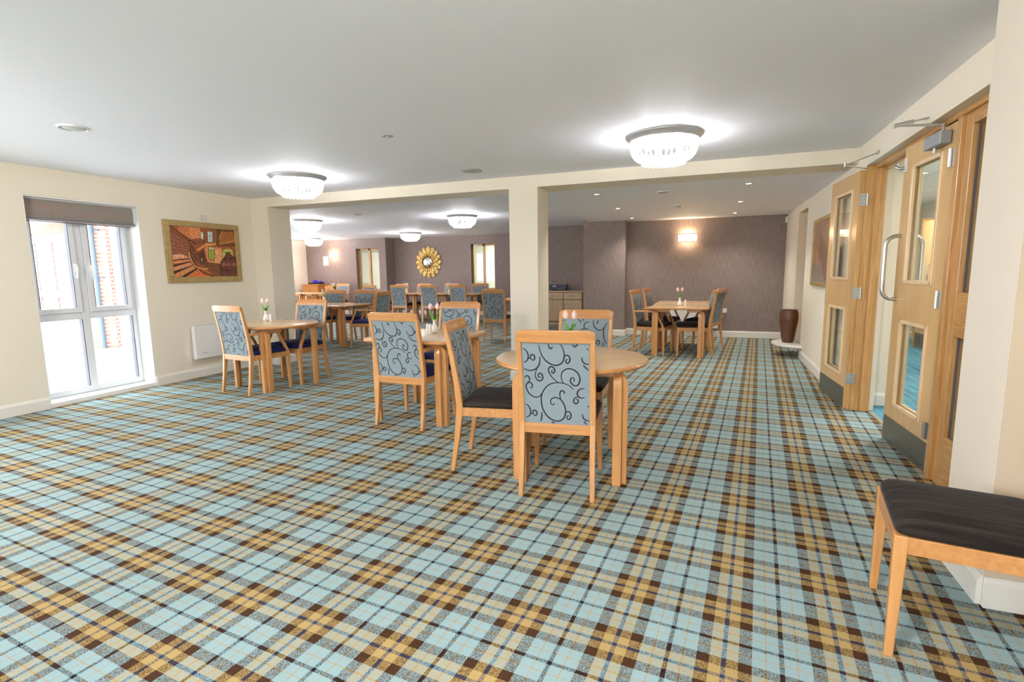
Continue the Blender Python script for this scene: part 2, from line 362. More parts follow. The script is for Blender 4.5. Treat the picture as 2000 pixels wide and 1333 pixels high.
# right wall with door opening and recess
DO0, DO1 = 2.83, 5.62
wallbox('wall_right', [(XR, DO0-.1, 2.237, 1.47, DO1, C), (XR, DO1, 0, 1.45, 8.66, C), (XR, 9.5, 0, 1.45, 11.0, C), (XR, 8.66, 2.2, 1.45, 9.5, C),
                       (1.45, 8.6, 0, 1.62, 8.66, C), (1.45, 9.5, 0, 1.62, 9.56, C)], M['cream'], 'cream right wall with the double doors')
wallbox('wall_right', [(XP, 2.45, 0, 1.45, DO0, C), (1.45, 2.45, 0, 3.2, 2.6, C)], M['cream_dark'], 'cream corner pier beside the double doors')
wallbox('wall_right', [(XP+.001, 2.444, .001, 3.2, 2.4505, C)], mat('shade_tan_paint', (.58, .47, .345), .8, bump=.15, bscale=120, spec=.25), 'wall face turning away from the corner pier, tan colour standing for shade')  # thin skin over the pier face, its shade put into the tan colour
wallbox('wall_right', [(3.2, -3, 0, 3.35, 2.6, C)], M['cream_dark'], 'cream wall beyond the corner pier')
wallbox('wall_front', [(XL, -3, 0, -1.9, -2.75, C), (.5, -3, 0, 3.2, -2.75, C), (-1.9, -3, 2.2, .5, -2.75, C), (-1.9, -3, 0, .5, -2.75, .1)], M['cream'], 'cream wall with a wide glazed opening')
# recess door in the right wall
b = MB(); b.box(1.50, 8.66, 0, 1.54, 9.5, 2.2); d = b.build('door_3', M['ash']); tag(d, 'wooden door set deep in the right wall recess', kind='structure')
b = MB(); b.box(1.43, 8.66, 0, 1.5, 8.70, 2.2); b.box(1.43, 9.46, 0, 1.5, 9.5, 2.2); b.box(1.43, 8.66, 2.16, 1.5, 9.5, 2.2); b.build('door_frame', M['ash'], d)
# skirting boards
def skirt(name, segs, h=.125, t=.018, label=None):
    b = MB()
    for (x0, y0, x1, y1) in segs:
        d = Vector((x1-x0, y1-y0)); L_ = d.length; d.normalize(); n = Vector((-d.y, d.x))   # n points into the room (left of direction)
        prof = [(0, 0), (t, 0), (t, h*.80), (t*.75, h*.86), (t*.6, h*.93), (t*.25, h), (0, h)]
        b.loft([[(x+n.x*p, y+n.y*p, z) for p, z in prof] for x, y in ((x0, y0), (x1, y1))])
    return tag(b.build(name, M['skirt']), label, kind='structure')
skirt('baseboard_left', [(XL, 3.15, XL, -3), (XL, YB, XL, 4.26), (-6.04, YB, XL, YB), (-6.04, YC, -6.04, YB)], label='cream skirting board along the left wall')
skirt('baseboard_left', [(-12.9, 14.1, -12.9, 7.35)], label='skirting board in the far left corner')
skirt('baseboard_back', [(-9.72, 14.1, -12.9, 14.1), (-9.72, 14.6, -9.72, 14.1), (-4.6, 14.6, -9.72, 14.6), (-4.6, 12.9, -4.6, 14.6), (-2.5, 12.9, -4.6, 12.9), (-2.5, 10.62, -2.5, 12.9),
                         (-1.65, 10.62, -2.5, 10.62), (-1.65, 10.93, -1.65, 10.62), (XR, 10.93, -1.65, 10.93)], label='cream skirting board along the brown walls')
skirt('baseboard_right', [(XR, 9.5, XR, 10.93), (XR, DO1, XR, 8.66), (XP, 2.45, XP, DO0), (3.2, 2.444, XP, 2.444)], label='cream skirting board along the right wall')
skirt('baseboard_middle', [(-1.937, YB, -2.292, YB), (-2.292, YB, -2.292, YC), (-1.937, YC, -1.937, YB)], label='skirting around the column')
# -------- corridor beyond the doors
b = MB(); b.box(1.41, 2.6, -.1, 5, 13.2, -.002)
tag(b.build('floor', M['corridor_carpet']), 'blue striped corridor carpet', kind='structure')
wallbox('ceiling', [(1.42, 2.6, 2.42, 5, 13.2, 2.5)], M['tiles'], 'white tiled corridor ceiling')
wallbox('wall_right', [(1.46, 5.86, 0, 1.70, 8.55, 2.42), (1.62, 8.55, 0, 1.70, 13, 2.42), (3.5, 2.6, 0, 3.6, 13, 2.42), (1.62, 13, 0, 5, 13.2, 2.42)], M['cream'], 'pale corridor walls beyond the double doors')
wallbox('wall_right', [(1.46, 2.6, 0, 3.6, 2.75, 2.42)], M['cream'], 'end wall of the corridor')
skirt('baseboard_right', [(1.70, 5.86, 1.45, 5.86), (1.70, 13, 1.70, 5.86), (3.5, 2.75, 3.5, 13)], label='white skirting board in the corridor')
b = MB(); b.box(1.395, 3.93, 0, 1.43, DO1-.06, .006)
tag(b.build('trim_1', M['silverstrip']), 'metal threshold strip under the double doors', kind='structure')
def corridor_door(y, x=3.5):
    d = empty('corridor_door', (x, y, 0), 0, label='wooden corridor door seen through the glazed door leaf', cat='door')
    b = MB(); b.box(-.33, -.60, .01, -.285, .0, 2.05); b.build('leaf', M['maple'], d, bevel=.003)
    b = MB(); b.box(-.34, .003, 0, -.22, .06, 2.1); b.build('frame', M['ash'], d)
    b = MB(); b.tube([(-.33, -.52, 1.0), (-.39, -.52, 1.0), (-.39, -.52, 1.35), (-.33, -.52, 1.35)], .012); b.build('pull_handle', M['steel'], d, smooth=40)
    b = MB(); b.box(-.334, -.58, .03, -.3302, -.03, .25); b.build('kick_plate', M['kick'], d)
corridor_door(10.4)
b = MB(); b.box(2.2, 6.0, 2.405, 2.5, 6.6, 2.419); pl = b.build('ceiling_light_panel', M['panel_light']); tag(pl, 'white light panel in the corridor ceiling', 'ceiling light')
light('corridor_lamp', 'AREA', (2.35, 6.3, 2.39), 20, (1, .98, .95), .3, sy=.6)
light('corridor_lamp', 'AREA', (2.5, 9.8, 2.39), 20, (1, .98, .95), .3, sy=.6)
light('corridor_lamp', 'AREA', (2.5, 4.2, 2.39), 9, (1, .98, .95), .3, sy=.6)
# -------- rooms glimpsed through the internal windows
wallbox('wall_back', [(-13, 16.4, 0, -4, 16.5, 2.6), (-13, 14.8, -.1, -4, 16.5, 0), (-13, 14.82, C-.003, -4, 16.5, C+.1), (-13.1, 14.3, 0, -13, 16.5, 2.6), (-8.7, 14.8, 0, -8.6, 16.4, C), (-4.1, 14.8, 0, -4, 16.5, 2.6)], mat('passage_paint', (.76, .79, .70), .8), 'pale passage wall beyond the far windows')
light('passage_lamp', 'AREA', (-10.6, 15.5, 2.38), 20, (1, .98, .9), .5)
light('passage_lamp', 'AREA', (-6.4, 15.6, 2.38), 24, (1, .98, .88), .5)
def inner_window(name, x0, x1, z0, z1, y, label):
    b = MB(); f = .055
    for q in ((x0, z0, x0+f, z1), (x1-f, z0, x1, z1), (x0, z1-f, x1, z1), (x0, z0, x1, z0+f), ((x0+x1)/2-.035, z0, (x0+x1)/2+.035, z1)): b.box(q[0], y, q[1], q[2], y+.06, q[3])
    o = tag(b.build(name, M['ash']), label, kind='structure')
    b = MB(); b.box(x0+f, y+.028, z0+f, x1-f, y+.034, z1-f); b.build('glass_pane', M['glass'], o)
inner_window('window_2', LW[0], LW[1], LW[2], LW[3], 14.22, 'wood framed internal window in the far left wall')
inner_window('window_3', RW[0], RW[1], RW[2], RW[3], 14.70, 'wood framed internal window right of the gilt mirror')

# -------- left window
def left_window():
    y0, y1, z0, z1, X = 3.15, 4.26, .055, 2.17, -6.60
    w = empty('window_1', (0, 0, 0), 0, label='white framed full height window in the left wall', kind='structure')
    b = MB(); f = .065; ym = 3.70; zt = .92
    b.box(X-.035, y0, z0, X+.035, y0+f, z1); b.box(X-.035, y1-f, z0, X+.035, y1, z1); b.box(X-.034, y0+.01, z0+.001, X+.034, y1-.01, z0+f); b.box(X-.034, y0+.01, z1-f, X+.034, y1-.01, z1-.001)
    b.box(X-.036, ym-.04, z0+.002, X+.036, ym+.04, z1-.002); b.box(X-.0335, y0+.01, zt-.04, X+.0335, y1-.01, zt+.04)
    b.build('window_frame', M['upvc'], w, bevel=.006)
    for a, c in ((y0+f, ym-.04), (ym+.04, y1-f)):
        b = MB(); g = .055; X2 = X+.03; za, zb = zt+.04, z1-f
        b.box(X2-.03, a, za, X2+.03, a+g, zb); b.box(X2-.03, c-g, za, X2+.03, c, zb); b.box(X2-.029, a+.01, za+.001, X2+.029, c-.01, za+g); b.box(X2-.029, a+.01, zb-g, X2+.029, c-.01, zb-.001)
        s = b.build('opening_sash', M['upvc'], w, bevel=.006)
        b = MB(); yy = (c-.028) if c < ym else (a+.028)
        b.box(X2+.03, yy-.012, 1.40, X2+.042, yy+.012, 1.50); b.tube([(X2+.04, yy, 1.48), (X2+.07, yy, 1.475), (X2+.075, yy, 1.43), (X2+.07, yy+(.01 if a > ym else -.01), 1.33)], .009, 8)
        b.build('window_handle', M['white'], w, smooth=40)
        b = MB(); b.box(X2-.026, a+g+.0005, za+g+.001, X2+.0285, a+g+.006, zb-g-.001); b.box(X2-.026, c-g-.006, za+g+.001, X2+.0285, c-g-.0005, zb-g-.001); b.build('gasket', M['gasket'], w)
        b = MB(); b.box(X-.01, a+g, za+g, X-.004, c-g, zb-g); b.build('upper_glass', M['glass'], w)
        b = MB(); b.box(X-.01, a, z0+f, X-.004, c, zt-.04); b.build('lower_glass', M['glass'], w)
        b = MB(); b.box(X-.02, c-.008, z0+f+.001, X+.0325, c-.0005, zt-.041); b.build('gasket', M['gasket'], w)
    b = MB(); b.box(-6.62, y0, 0, XL+.004, y1, .052); b.build('window_sill', M['white'], w, bevel=.006)
    # plaster reveals
    b = MB(); b.box(-6.56, y1-.012, .053, XL-.001, y1-.0005, 2.169); b.box(-6.56, y0+.0005, .053, XL-.001, y0+.012, 2.169); b.box(-6.561, y0+.0125, 2.155, XL-.002, y1-.0125, 2.1685); b.build('reveal_lining', M['white'], w)
left_window()
# second, unseen bay of the window wall lets the same daylight in

# -------- blind
def blind():
    t = empty('roman_blind', (-6.47, 3.705, 2.145), 0, label='grey roman blind with coral leaves in the left window', cat='blind')
    hw = .535
    b = MB(); b.box(-.02, -hw, -.005, .03, hw, .012); b.build('head_rail', M['white'], t)
    # drop: gently bellied sheet with leaf sprigs
    def xs(z): return .03+.012*sin(pi*(-z)/.19)
    b = MB(); rings = []
    for i in range(9):
        z = -.18*i/8; rings.append([(xs(z), -hw, z), (xs(z), hw, z), (xs(z)-.006, hw, z), (xs(z)-.006, -hw, z)])
    b.loft(rings)
    rnd = random.Random(5)
    def leaf(y, z, a, l, w_):
        pts = []
        for k in range(8):
            q = 2*pi*k/8; lx = l/2*cos(q); lw = w_/2*sin(q)*(1-.35*cos(q)); pts.append((y+lx*cos(a)-lw*sin(a), z+lx*sin(a)+lw*cos(a)))
        if all(-hw+.003 < p[0] < hw-.003 and -.178 < p[1] < -.004 for p in pts): b.add([(xs(p[1])+.0012, p[0], p[1]) for p in pts], [tuple(range(8))], 1)
    spots = []
    for s in range(6000):
        if len(spots) > 330: break
        y, z = rnd.uniform(-hw+.008, hw-.008), rnd.uniform(-.172, -.008)
        if all((y-p)**2*.55+(z-q)**2 > .0138**2 for p, q in spots):
            spots.append((y, z)); leaf(y, z, 1.7*sin(y*17+1)+1.3*sin(z*60+y*9)+rnd.uniform(-.3, .3), .027, .0088)
    b.build('blind_sheet', [mat('blind_cloth', (.24, .27, .255), .9), mat('coral_leaf_print', (.44, .19, .135), .9)], t, smooth=40)
    for k in range(3):
        b = MB(); z = -.178-.014*k; rings = []
        for i in range(13):
            y = -hw-.004+2*(hw+.004)*i/12; d = .004*sin(i*1.3+k)
            rings.append([(.048+.006*k, y, z), (.056+.004*k, y, z-.006), (.048, y, z-.011+d*.3), (.0, y, z-.009), (.0, y, z)])
        b.loft(rings); b.build('fold', [mat('blind_fold_cloth', (.42, .38, .37), .9)], t, smooth=50)
    b = MB(); b.box(.0, -hw, -.226, .045, hw-.04, -.220); b.build('bottom_hem', mat('hem_cloth', (.10, .07, .08), .9), t)
blind()

# -------- exterior seen through the window
b = MB(); b.box(-40, -12, -.25, -6.62, 30, -.05); tag(b.build('patio_ground', M['patio']), 'pale sunlit paving outside the window', kind='structure')
b = MB(); b.box(-6.6, -30, -.25, 12, -3.0, -.05); tag(b.build('unseen_dark_ground', mat('dark_ground_green', (.10, .16, .06), .9)), 'unseen dark ground added behind the viewer to cut light from below', kind='structure')  # unseen ground, added dark to keep sky light off the ceiling
def uvwall(mb_obj):
    me = mb_obj.data; uv = me.uv_layers.new(name='uv')
    for p in me.polygons:
        for li in p.loop_indices:
            v = me.vertices[me.loops[li].vertex_index].co; uv.data[li].uv = ((v.x, v.z) if abs(p.normal.x) < .7 else (v.y, v.z))
    return mb_obj
def frame_wall(name, P0, P1, label):
    d = Vector((P1[0]-P0[0], P1[1]-P0[1])); a = math.atan2(d.y, d.x)
    o = empty(name, (P0[0], P0[1], -.05), a, label=label, cat='building'); return o, d.length
bd, ln = frame_wall('brick_building', (-16.5, 7.2), (-12.20, 6.67), 'red brick building with white window frames across the patio')
b = MB(); b.box(-2, .05, 0, ln, .35, 3.6); uvwall(b.build('brick_wall', M['brick'], bd))
b = MB(); b.box(1.2, 0.0, 2.32, ln-.1, .05, 2.7); b.build('cladding', M['clad'], bd)
b = MB()
for i in range(60): b.box(1.2+i*.05, -.012, 2.33, 1.225+i*.05, .0, 2.69)
b.build('cladding_boards', M['clad'], bd)
for i in range(3):
    x = 1.95+i*.78
    wn = MB(); W, H0, H1, f = .78, .55, 2.28, .11
    wn.box(x, -.03, .1, x+f, .05, H1); wn.box(x+W-f, -.03, .1, x+W, .05, H1); wn.box(x, -.03, H1-.16, x+W, .05, H1); wn.box(x, -.03, .98, x+W, .05, 1.12); wn.box(x, -.03, .1, x+W, .05, .5)
    o = wn.build('white_window', M['upvc'], bd, bevel=.005)
    g = MB(); g.box(x+f, .02, .5, x+W-f, .03, H1-.16); g.build('window_glass', mat('painted_reflection_glass', (.16, .07, .055), .3, spec=.2), o)  # reddish pane colour paints in the reflection of brick opposite
    bl = MB()
    for k in range(12): bl.box(x+f, .012, .6+k*.13, x+W-f, .016, .612+k*.13)
    bl.build('glazing_bars', M['upvc'], o)
wg, ln2 = frame_wall('brick_pier', (-11.27, 6.25), (-10.86, 6.64), 'sunlit red brick corner pier with a grey downpipe')
b = MB(); b.box(0, 0, 0, ln2-.03, .25, 3.6); uvwall(b.build('brick_wall', M['brick'], wg))
b = MB(); b.box(.06, -.006, .26, .22, .01, .34)
for k in range(3): b.box(.07+k*.05, -.01, .265, .10+k*.05, -.006, .335)
b.build('air_brick', M['brick'], wg)
b = MB(); b.tube([(.335, -.06, .02), (.335, -.06, 3.5)], .042, 12); dp = b.build('downpipe', M['pipe'], wg, smooth=40)
b = MB()
for z in (.62, 1.35, 2.25):
    b = MB(); b.tube([(.335, -.06, z), (.335, -.06, z+.06)], .052, 12); b.box(.28, -.07, z+.02, .45, 0, z+.045)
    b.build('pipe_bracket', M['pipe'], dp, smooth=40)
wb, ln3 = frame_wall('garden_window', (-12.25, 7.10), (-10.35, 7.12), 'white framed window beyond the brick pier')
b = MB(); b.box(0, 0, .1, .2, .08, 2.25); b.box(1.75, 0, .1, 1.9, .08, 2.25); b.box(.01, .001, 2.12, 1.89, .079, 2.249); b.box(.01, .001, .1, 1.89, .079, .30); b.box(.01, .002, .9, 1.89, .078, 1.0); b.box(.95, .003, .1, 1.05, .077, 2.24); b.box(.45, .003, .1, .60, .077, 2.24); b.box(1.30, .003, .1, 1.48, .077, 2.24); b.build('window_frame', M['upvc'], wb)
b = MB(); b.box(.16, .04, .3, 1.8, .05, 2.12); b.build('window_glass', mat('green_reflecting_glass', (.26, .36, .33), .25, spec=.3), wb)
b = MB()
for k in range(7): b.box(-7.72+.0, 3.60+k*.035, -.05, -7.42, 3.615+k*.035, -.043)
b.box(-7.74, 3.58, -.05, -7.72, 3.84, -.042); b.box(-7.42, 3.58, -.05, -7.40, 3.84, -.042)
tag(b.build('drain_grate', M['grey']), 'grey metal drain grate in the paving outside', 'drain grate')
# ------------------------------------------------------------------ chairs
def catmull(P, n=7):
    out = []
    P = [P[0]]+P+[P[-1]]
    for i in range(1, len(P)-2):
        p0, p1, p2, p3 = P[i-1], P[i], P[i+1], P[i+2]
        for k in range(n):
            t = k/n
            out.append(tuple(.5*((2*p1[j])+(-p0[j]+p2[j])*t+(2*p0[j]-5*p1[j]+4*p2[j]-p3[j])*t*t+(-p0[j]+3*p1[j]-3*p2[j]+p3[j])*t**3) for j in (0, 1)))
    out.append(P[-2]); return out
SW = [
 [(797,650),(740,608),(645,592),(560,612),(500,670),(473,740),(480,830),(515,900),(570,945),(635,960),(690,935),(715,875),(703,805),(665,750),(610,735),(570,757),(570,795),(592,806),(603,788)],
 [(668,748),(660,705),(670,673),(694,668),(708,684),(698,698)],
 [(703,905),(715,880),(740,863),(764,880),(768,912),(748,938),(727,926),(734,905),(750,904)],
 [(700,600),(680,550),(690,492),(740,460),(800,466),(845,502),(862,555),(842,606),(806,614),(772,586),(772,552),(794,541),(808,560),(797,578)],
 [(650,590),(598,552),(566,510),(555,470),(575,445),(604,451),(618,480),(604,504),(587,497),(589,480),(600,480)],
 [(475,350),(468,420),(430,468),(370,486),(305,468),(255,420)],
 [(440,468),(420,520),(430,562),(463,582),(494,560),(489,520),(464,510),(449,530),(459,550),(474,541)],
 [(475,706),(450,733),(400,738),(350,706),(325,660),(325,622),(347,601),(374,606),(388,630),(376,653),(362,646)],
 [(342,600),(360,580),(354,547),(330,538),(308,560)],
 [(290,275),(336,296),(359,345),(346,390),(300,413),(255,395),(240,350)],
 [(359,358),(380,376),(384,345),(405,337),(424,355),(419,380),(400,388),(388,374)],
 [(905,640),(866,643),(836,672),(838,708),(868,730),(905,722)],
 [(856,718),(812,730),(795,760),(814,785),(840,771),(838,748),(820,745)],
]
def swirl_lines(ox, oy, w_, h_):
    """polylines in metres, clipped to the panel (0..w, 0..h from the top)"""
    SX, SY = .00059, .00065; out = []
    for i in range(-2, 3):
        for j in range(-2, 4):
            for L_ in SW:
                pts = [((x-295+i*640)*SX+ox, (y-225+j*530)*SY+oy) for x, y in L_]
                if max(p[0] for p in pts) < 0 or min(p[0] for p in pts) > w_ or max(p[1] for p in pts) < 0 or min(p[1] for p in pts) > h_: continue
                c = catmull(pts, 5); seg = []
                for q in c:
                    if .004 < q[0] < w_-.004 and .004 < q[1] < h_-.004: seg.append(q)
                    else:
                        if len(seg) > 2: out.append(seg)
                        seg = []
                if len(seg) > 2: out.append(seg)
    return out
def yb(z):   # lean of the back
    K = [(0, -.27), (.2, -.238), (.385, -.215), (.45, -.21), (.6, -.225), (.78, -.255), (.945, -.288), (1.015, -.302)]
    for (a, p), (c, q) in zip(K, K[1:]):
        if z <= c: return p+(q-p)*(z-a)/(c-a)
    return K[-1][1]
def back_panel(hw, ox, oy):
    b = MB(); z0, z1 = .446, .942; nx, nz = 8, 10
    def front(x, z):
        u = (x/hw); t = (z-z0)/(z1-z0); return yb(z)+.012+.014*(1-u**4)*(1-(2*t-1)**6)
    def rear(x, z): return yb(z)-.010-.004*(1-(x/hw)**4)
    vs_ = []; fs = []
    for side in (0, 1):
        for i in range(nz+1):
            for j in range(nx+1):
                x = -hw+2*hw*j/nx; z = z0+(z1-z0)*i/nz; vs_.append((x, (front if side == 0 else rear)(x, z), z))
    n = (nx+1)*(nz+1)
    for i in range(nz):
        for j in range(nx):
            a = i*(nx+1)+j; fs.append((a, a+1, a+nx+2, a+nx+1)); fs.append((n+a, n+a+nx+1, n+a+nx+2, n+a+1))
    for i in range(nz):
        a = i*(nx+1); fs.append((a, a+nx+1, n+a+nx+1, n+a)); a = a+nx; fs.append((a, n+a, n+a+nx+1, a+nx+1))
    for j in range(nx):
        fs.append((j, n+j, n+j+1, j+1)); a = nz*(nx+1)+j; fs.append((a, a+1, n+a+1, n+a))
    b.add(vs_, fs, 0)
    for line in swirl_lines(ox, oy, 2*hw, z1-z0):
        m_ = len(line); w0 = .0037
        for side in (0, 1):
            L_, R_ = [], []
            for i, (px, pz) in enumerate(line):
                a = line[max(i-1, 0)]; c = line[min(i+1, m_-1)]; dx, dz = c[0]-a[0], c[1]-a[1]; l = math.hypot(dx, dz) or 1; nx_, nz_ = -dz/l, dx/l
                ww = w0*(.65+.5*sin(pi*i/(m_-1)))
                for s_, arr in ((1, L_), (-1, R_)):
                    X = px+nx_*ww*s_; Z = pz+nz_*ww*s_
                    xw = (X-hw) if side else (hw-X); zw = z1-Z
                    xw = max(-hw, min(hw, xw)); zw = max(z0, min(z1, zw))
                    y = (front(xw, zw)+.0012) if side == 0 else (rear(xw, zw)-.0012)
                    arr.append((xw, y, zw))
            vv = L_+R_; b.add(vv, [(i, i+1, m_+i+1, m_+i) for i in range(m_-1)], 1)
    return b
def chair_proto(arm, seatmat, ox=0., oy=0.):
    hw = .250 if arm else .2275       # outer half width of the back
    fw = .285 if arm else .232        # outer half width at the front legs
    pw = .033
    t = empty('dining_armchair' if arm else 'dining_chair', cat='chair', label='chair')
    for s in (-1, 1):
        b = MB(); rings = []
        for z, d, wx in ((0, .028, .027), (.2, .036, .032), (.385, .046, pw), (.45, .046, pw), (.6, .040, pw), (.78, .033, pw-.002), (.943, .028, pw-.003)):
            y = yb(z); xo = s*hw; xi = s*(hw-wx)
            rings.append([(xi, y-d/2, z), (xo, y-d/2, z), (xo, y+d/2, z), (xi, y+d/2, z)])
        b.loft(rings); b.build('rear_leg', M['beech'], t, bevel=.004)
        b = MB(); rings = []
        for z, d in ((0, .027), (.25, .036), (.447, .042)):
            xo = s*fw; xi = s*(fw-d); rings.append([(xi, .262-d, z), (xo, .262-d, z), (xo, .262, z), (xi, .262, z)])
        b.loft(rings); b.build('front_leg', M['beech'], t, bevel=.004)
        if arm:
            b = MB(); rings = []
            for y, z, d in ((.250, .43, .034), (.242, .475, .034), (.175, .60, .030), (.135, .68, .028)):
                rings.append([(s*(fw-.032), y-d, z), (s*fw, y-d, z), (s*fw, y, z), (s*(fw-.032), y, z)])
            b.loft(rings); b.build('arm_post', M['beech'], t, bevel=.005)
            b = MB(); rings = []
            for i in range(7):
                q = i/6; y = -.225+q*.385; x = hw-.017+(fw-hw)*min(1, q*1.15); z = .688+.006*sin(pi*q); d = .034-.004*q
                rings.append([(s*(x-.022), y, z-.018), (s*(x+.022), y, z-.018), (s*(x+.022), y, z+.014), (s*(x-.022), y, z+.014)])
            b.loft(rings); b.build('armrest', M['beech'], t, bevel=.008)
    # top rail: bowed, rounded upper corners
    b = MB(); n = 12; rings = []
    for i in range(n+1):
        u = -1+2*i/n; x = u*hw; bow = -.016*(1-u*u); e = .015*max(0, (abs(u)-.86)/.14)**2.2; z0, z1 = .942, 1.016-e
        y0 = yb(z0)+bow; y1 = yb(1.012)+bow
        rings.append([(x, y0-.014, z0), (x, y1-.013, z1-.004), (x, y1-.008, z1), (x, y1+.008, z1), (x, y1+.013, z1-.004), (x, y0+.014, z0)])
    b.loft(rings); b.build('top_rail', M['beech_x'], t, smooth=50, bevel=.002)
    back_panel(hw-pw+.001, ox, oy).build('back_panel', [M['fabric'], M['swirl']], t, smooth=50, fix=False)
    # seat frame
    b = MB(); zz0, zz1 = .386, .446
    b.box(-hw+pw, -.232, zz0, hw-pw, -.205, zz1); b.box(-fw+.042, .234, zz0, fw-.042, .259, zz1)
    for s in (-1, 1):
        xa, xc = s*(hw-.004), s*(fw-.004)
        b.loft([[(xa, -.195, zz0), (xa, -.195, zz1), (xa-s*.024, -.195, zz1), (xa-s*.024, -.195, zz0)], [(xc, .222, zz0), (xc, .222, zz1), (xc-s*.024, .222, zz1), (xc-s*.024, .222, zz0)]])
    b.build('seat_frame', M['beech_x'], t, bevel=.002)
    # cushion
    b = MB(); rings = []; n = 40
    def outline(g, z, dz):
        r = []
        for k in range(n):
            a = 2*pi*k/n; ca, sa = cos(a), sin(a); ex = .17
            X = math.copysign(abs(ca)**ex, ca); Y = math.copysign(abs(sa)**ex, sa)
            y = .027+Y*.232*g; wx = (hw-.004)+((fw-.002)-(hw-.004))*(Y+1)/2
            r.append((X*wx*g, y, z+dz))
        return r
    for g, z in ((.955, .447), (.995, .453), (1.0, .468), (.985, .480), (.93, .491), (.80, .501), (.55, .509), (.2, .512), (.01, .513)): rings.append(outline(g, z, 0))
    b.loft(rings); b.build('seat_cushion', seatmat, t, smooth=60)
    return t
PR = {}
def chair(kind, seat, var, loc, deg, label, group):
    key = (kind, seat, var)
    if key not in PR:
        OFF = [(0, 0), (.11, .19), (-.13, .10), (.05, .27)][var]
        PR[key] = (chair_proto(kind == 'arm', M[seat], *OFF), [False])
    p, used = PR[key]
    return place(p, used, (loc[0], loc[1], 0), radians(deg), label, group)
G1 = 'chairs at the front round table'; G2 = 'chairs at the square table left of the front round table'; G3 = 'chairs at the round table by the picture'
G4 = 'chairs at the tables beyond the picture table'; G5 = 'chairs along the far row of tables'; G8 = 'chairs at the tables in the back right bay'
bs, ns = 'brown_seat', 'navy_seat'
chair('side', bs, 0, (-.858, 3.09), 7, 'beech dining chair seen from behind in front of the nearest round table', G1)
chair('side', bs, 1, (-1.385, 3.28), -80.5, 'beech dining chair with brown seat turned sideways, left of the nearest round table', G1)
chair('side', bs, 2, (-.975, 3.985), 182, 'beech dining chair facing the viewer behind the tulips of the nearest round table', G1)
chair('arm', ns, 0, (-2.512, 4.01), -1.5, 'blue-backed armchair tucked under the square table, its back to the viewer', G2)
chair('arm', ns, 3, (-2.628, 4.90), 180, 'armchair facing the viewer across the square table in the middle', G2)
chair('arm', ns, 2, (-4.985, 4.51), -7, 'armchair with navy seat seen from behind at the table under the picture', G3)
chair('arm', ns, 3, (-4.921, 5.12), 179, 'armchair facing the viewer across the round table near the left picture', G3)
chair('arm', ns, 1, (-7.25, 8.40), 183, 'armchair facing the viewer behind the tulips of the table past the white return wall', G4)
chair('arm', ns, 0, (-6.54, 8.42), 182, 'chair facing the viewer at the far side of the table past the return wall', G4)
chair('arm', ns, 2, (-5.86, 7.93), 95, 'armchair turned sideways at the right end of the table past the return wall', G4)
chair('side', bs, 1, (-3.86, 9.235), 6, 'beech chair seen from behind just left of the column', 'chair beside the column')
row_l = ['chair seen from behind in the row, nearest the dark wall step', 'chair seen from behind in the row, below the gilt mirror left edge', 'chair seen from behind in the row, right of the gilt mirror', 'chair seen from behind at the left end of the far row']
for i, (x, dg) in enumerate(((-7.99, 3), (-7.03, 2), (-6.16, 1), (-8.87, -3))):
    chair('side', bs, (i+2) % 4, (x, 12.34-.0*i), dg, ['beech '+r for r in row_l][i], G5)
far_l = ['at its left end', 'under the gilt mirror', 'between the gilt mirror and internal window', 'under the right internal window']
for i, x in enumerate((-8.62, -7.85, -6.93, -6.04)):
    chair('arm' if i == 3 else 'side', ns, i % 4, (x, 12.98), 180+2*i, 'chair facing the viewer across the far row, '+far_l[i], G5)
chair('arm', ns, 1, (-11.15, 13.45), 180, 'armchair facing the viewer in the far left corner below the wall light', 'chairs in the far left corner')
chair('side', bs, 2, (-12.35, 12.75), -85, 'chair half hidden beside the wooden cabinets in the far left corner', 'chairs in the far left corner')
chair('arm', bs, 2, (-.879, 8.57), -99, 'armchair on the left of the bay table, nearer the column', G8)
chair('arm', bs, 0, (-.80, 9.49), -97, 'armchair on the left of the bay table, nearer the brown wall', G8)
chair('side', bs, 1, (-.255, 8.59), 97, 'armless chair on the right of the bay table with its back edge-on', G8)
chair('arm', bs, 3, (-.13, 9.40), 72, 'armchair on the right of the bay table beside the wall socket', G8)
chair('side', bs, 3, (.895, 2.185), 82, 'dark-seated beech chair cut off by the right edge beside the corner pier', 'chair by the pier')

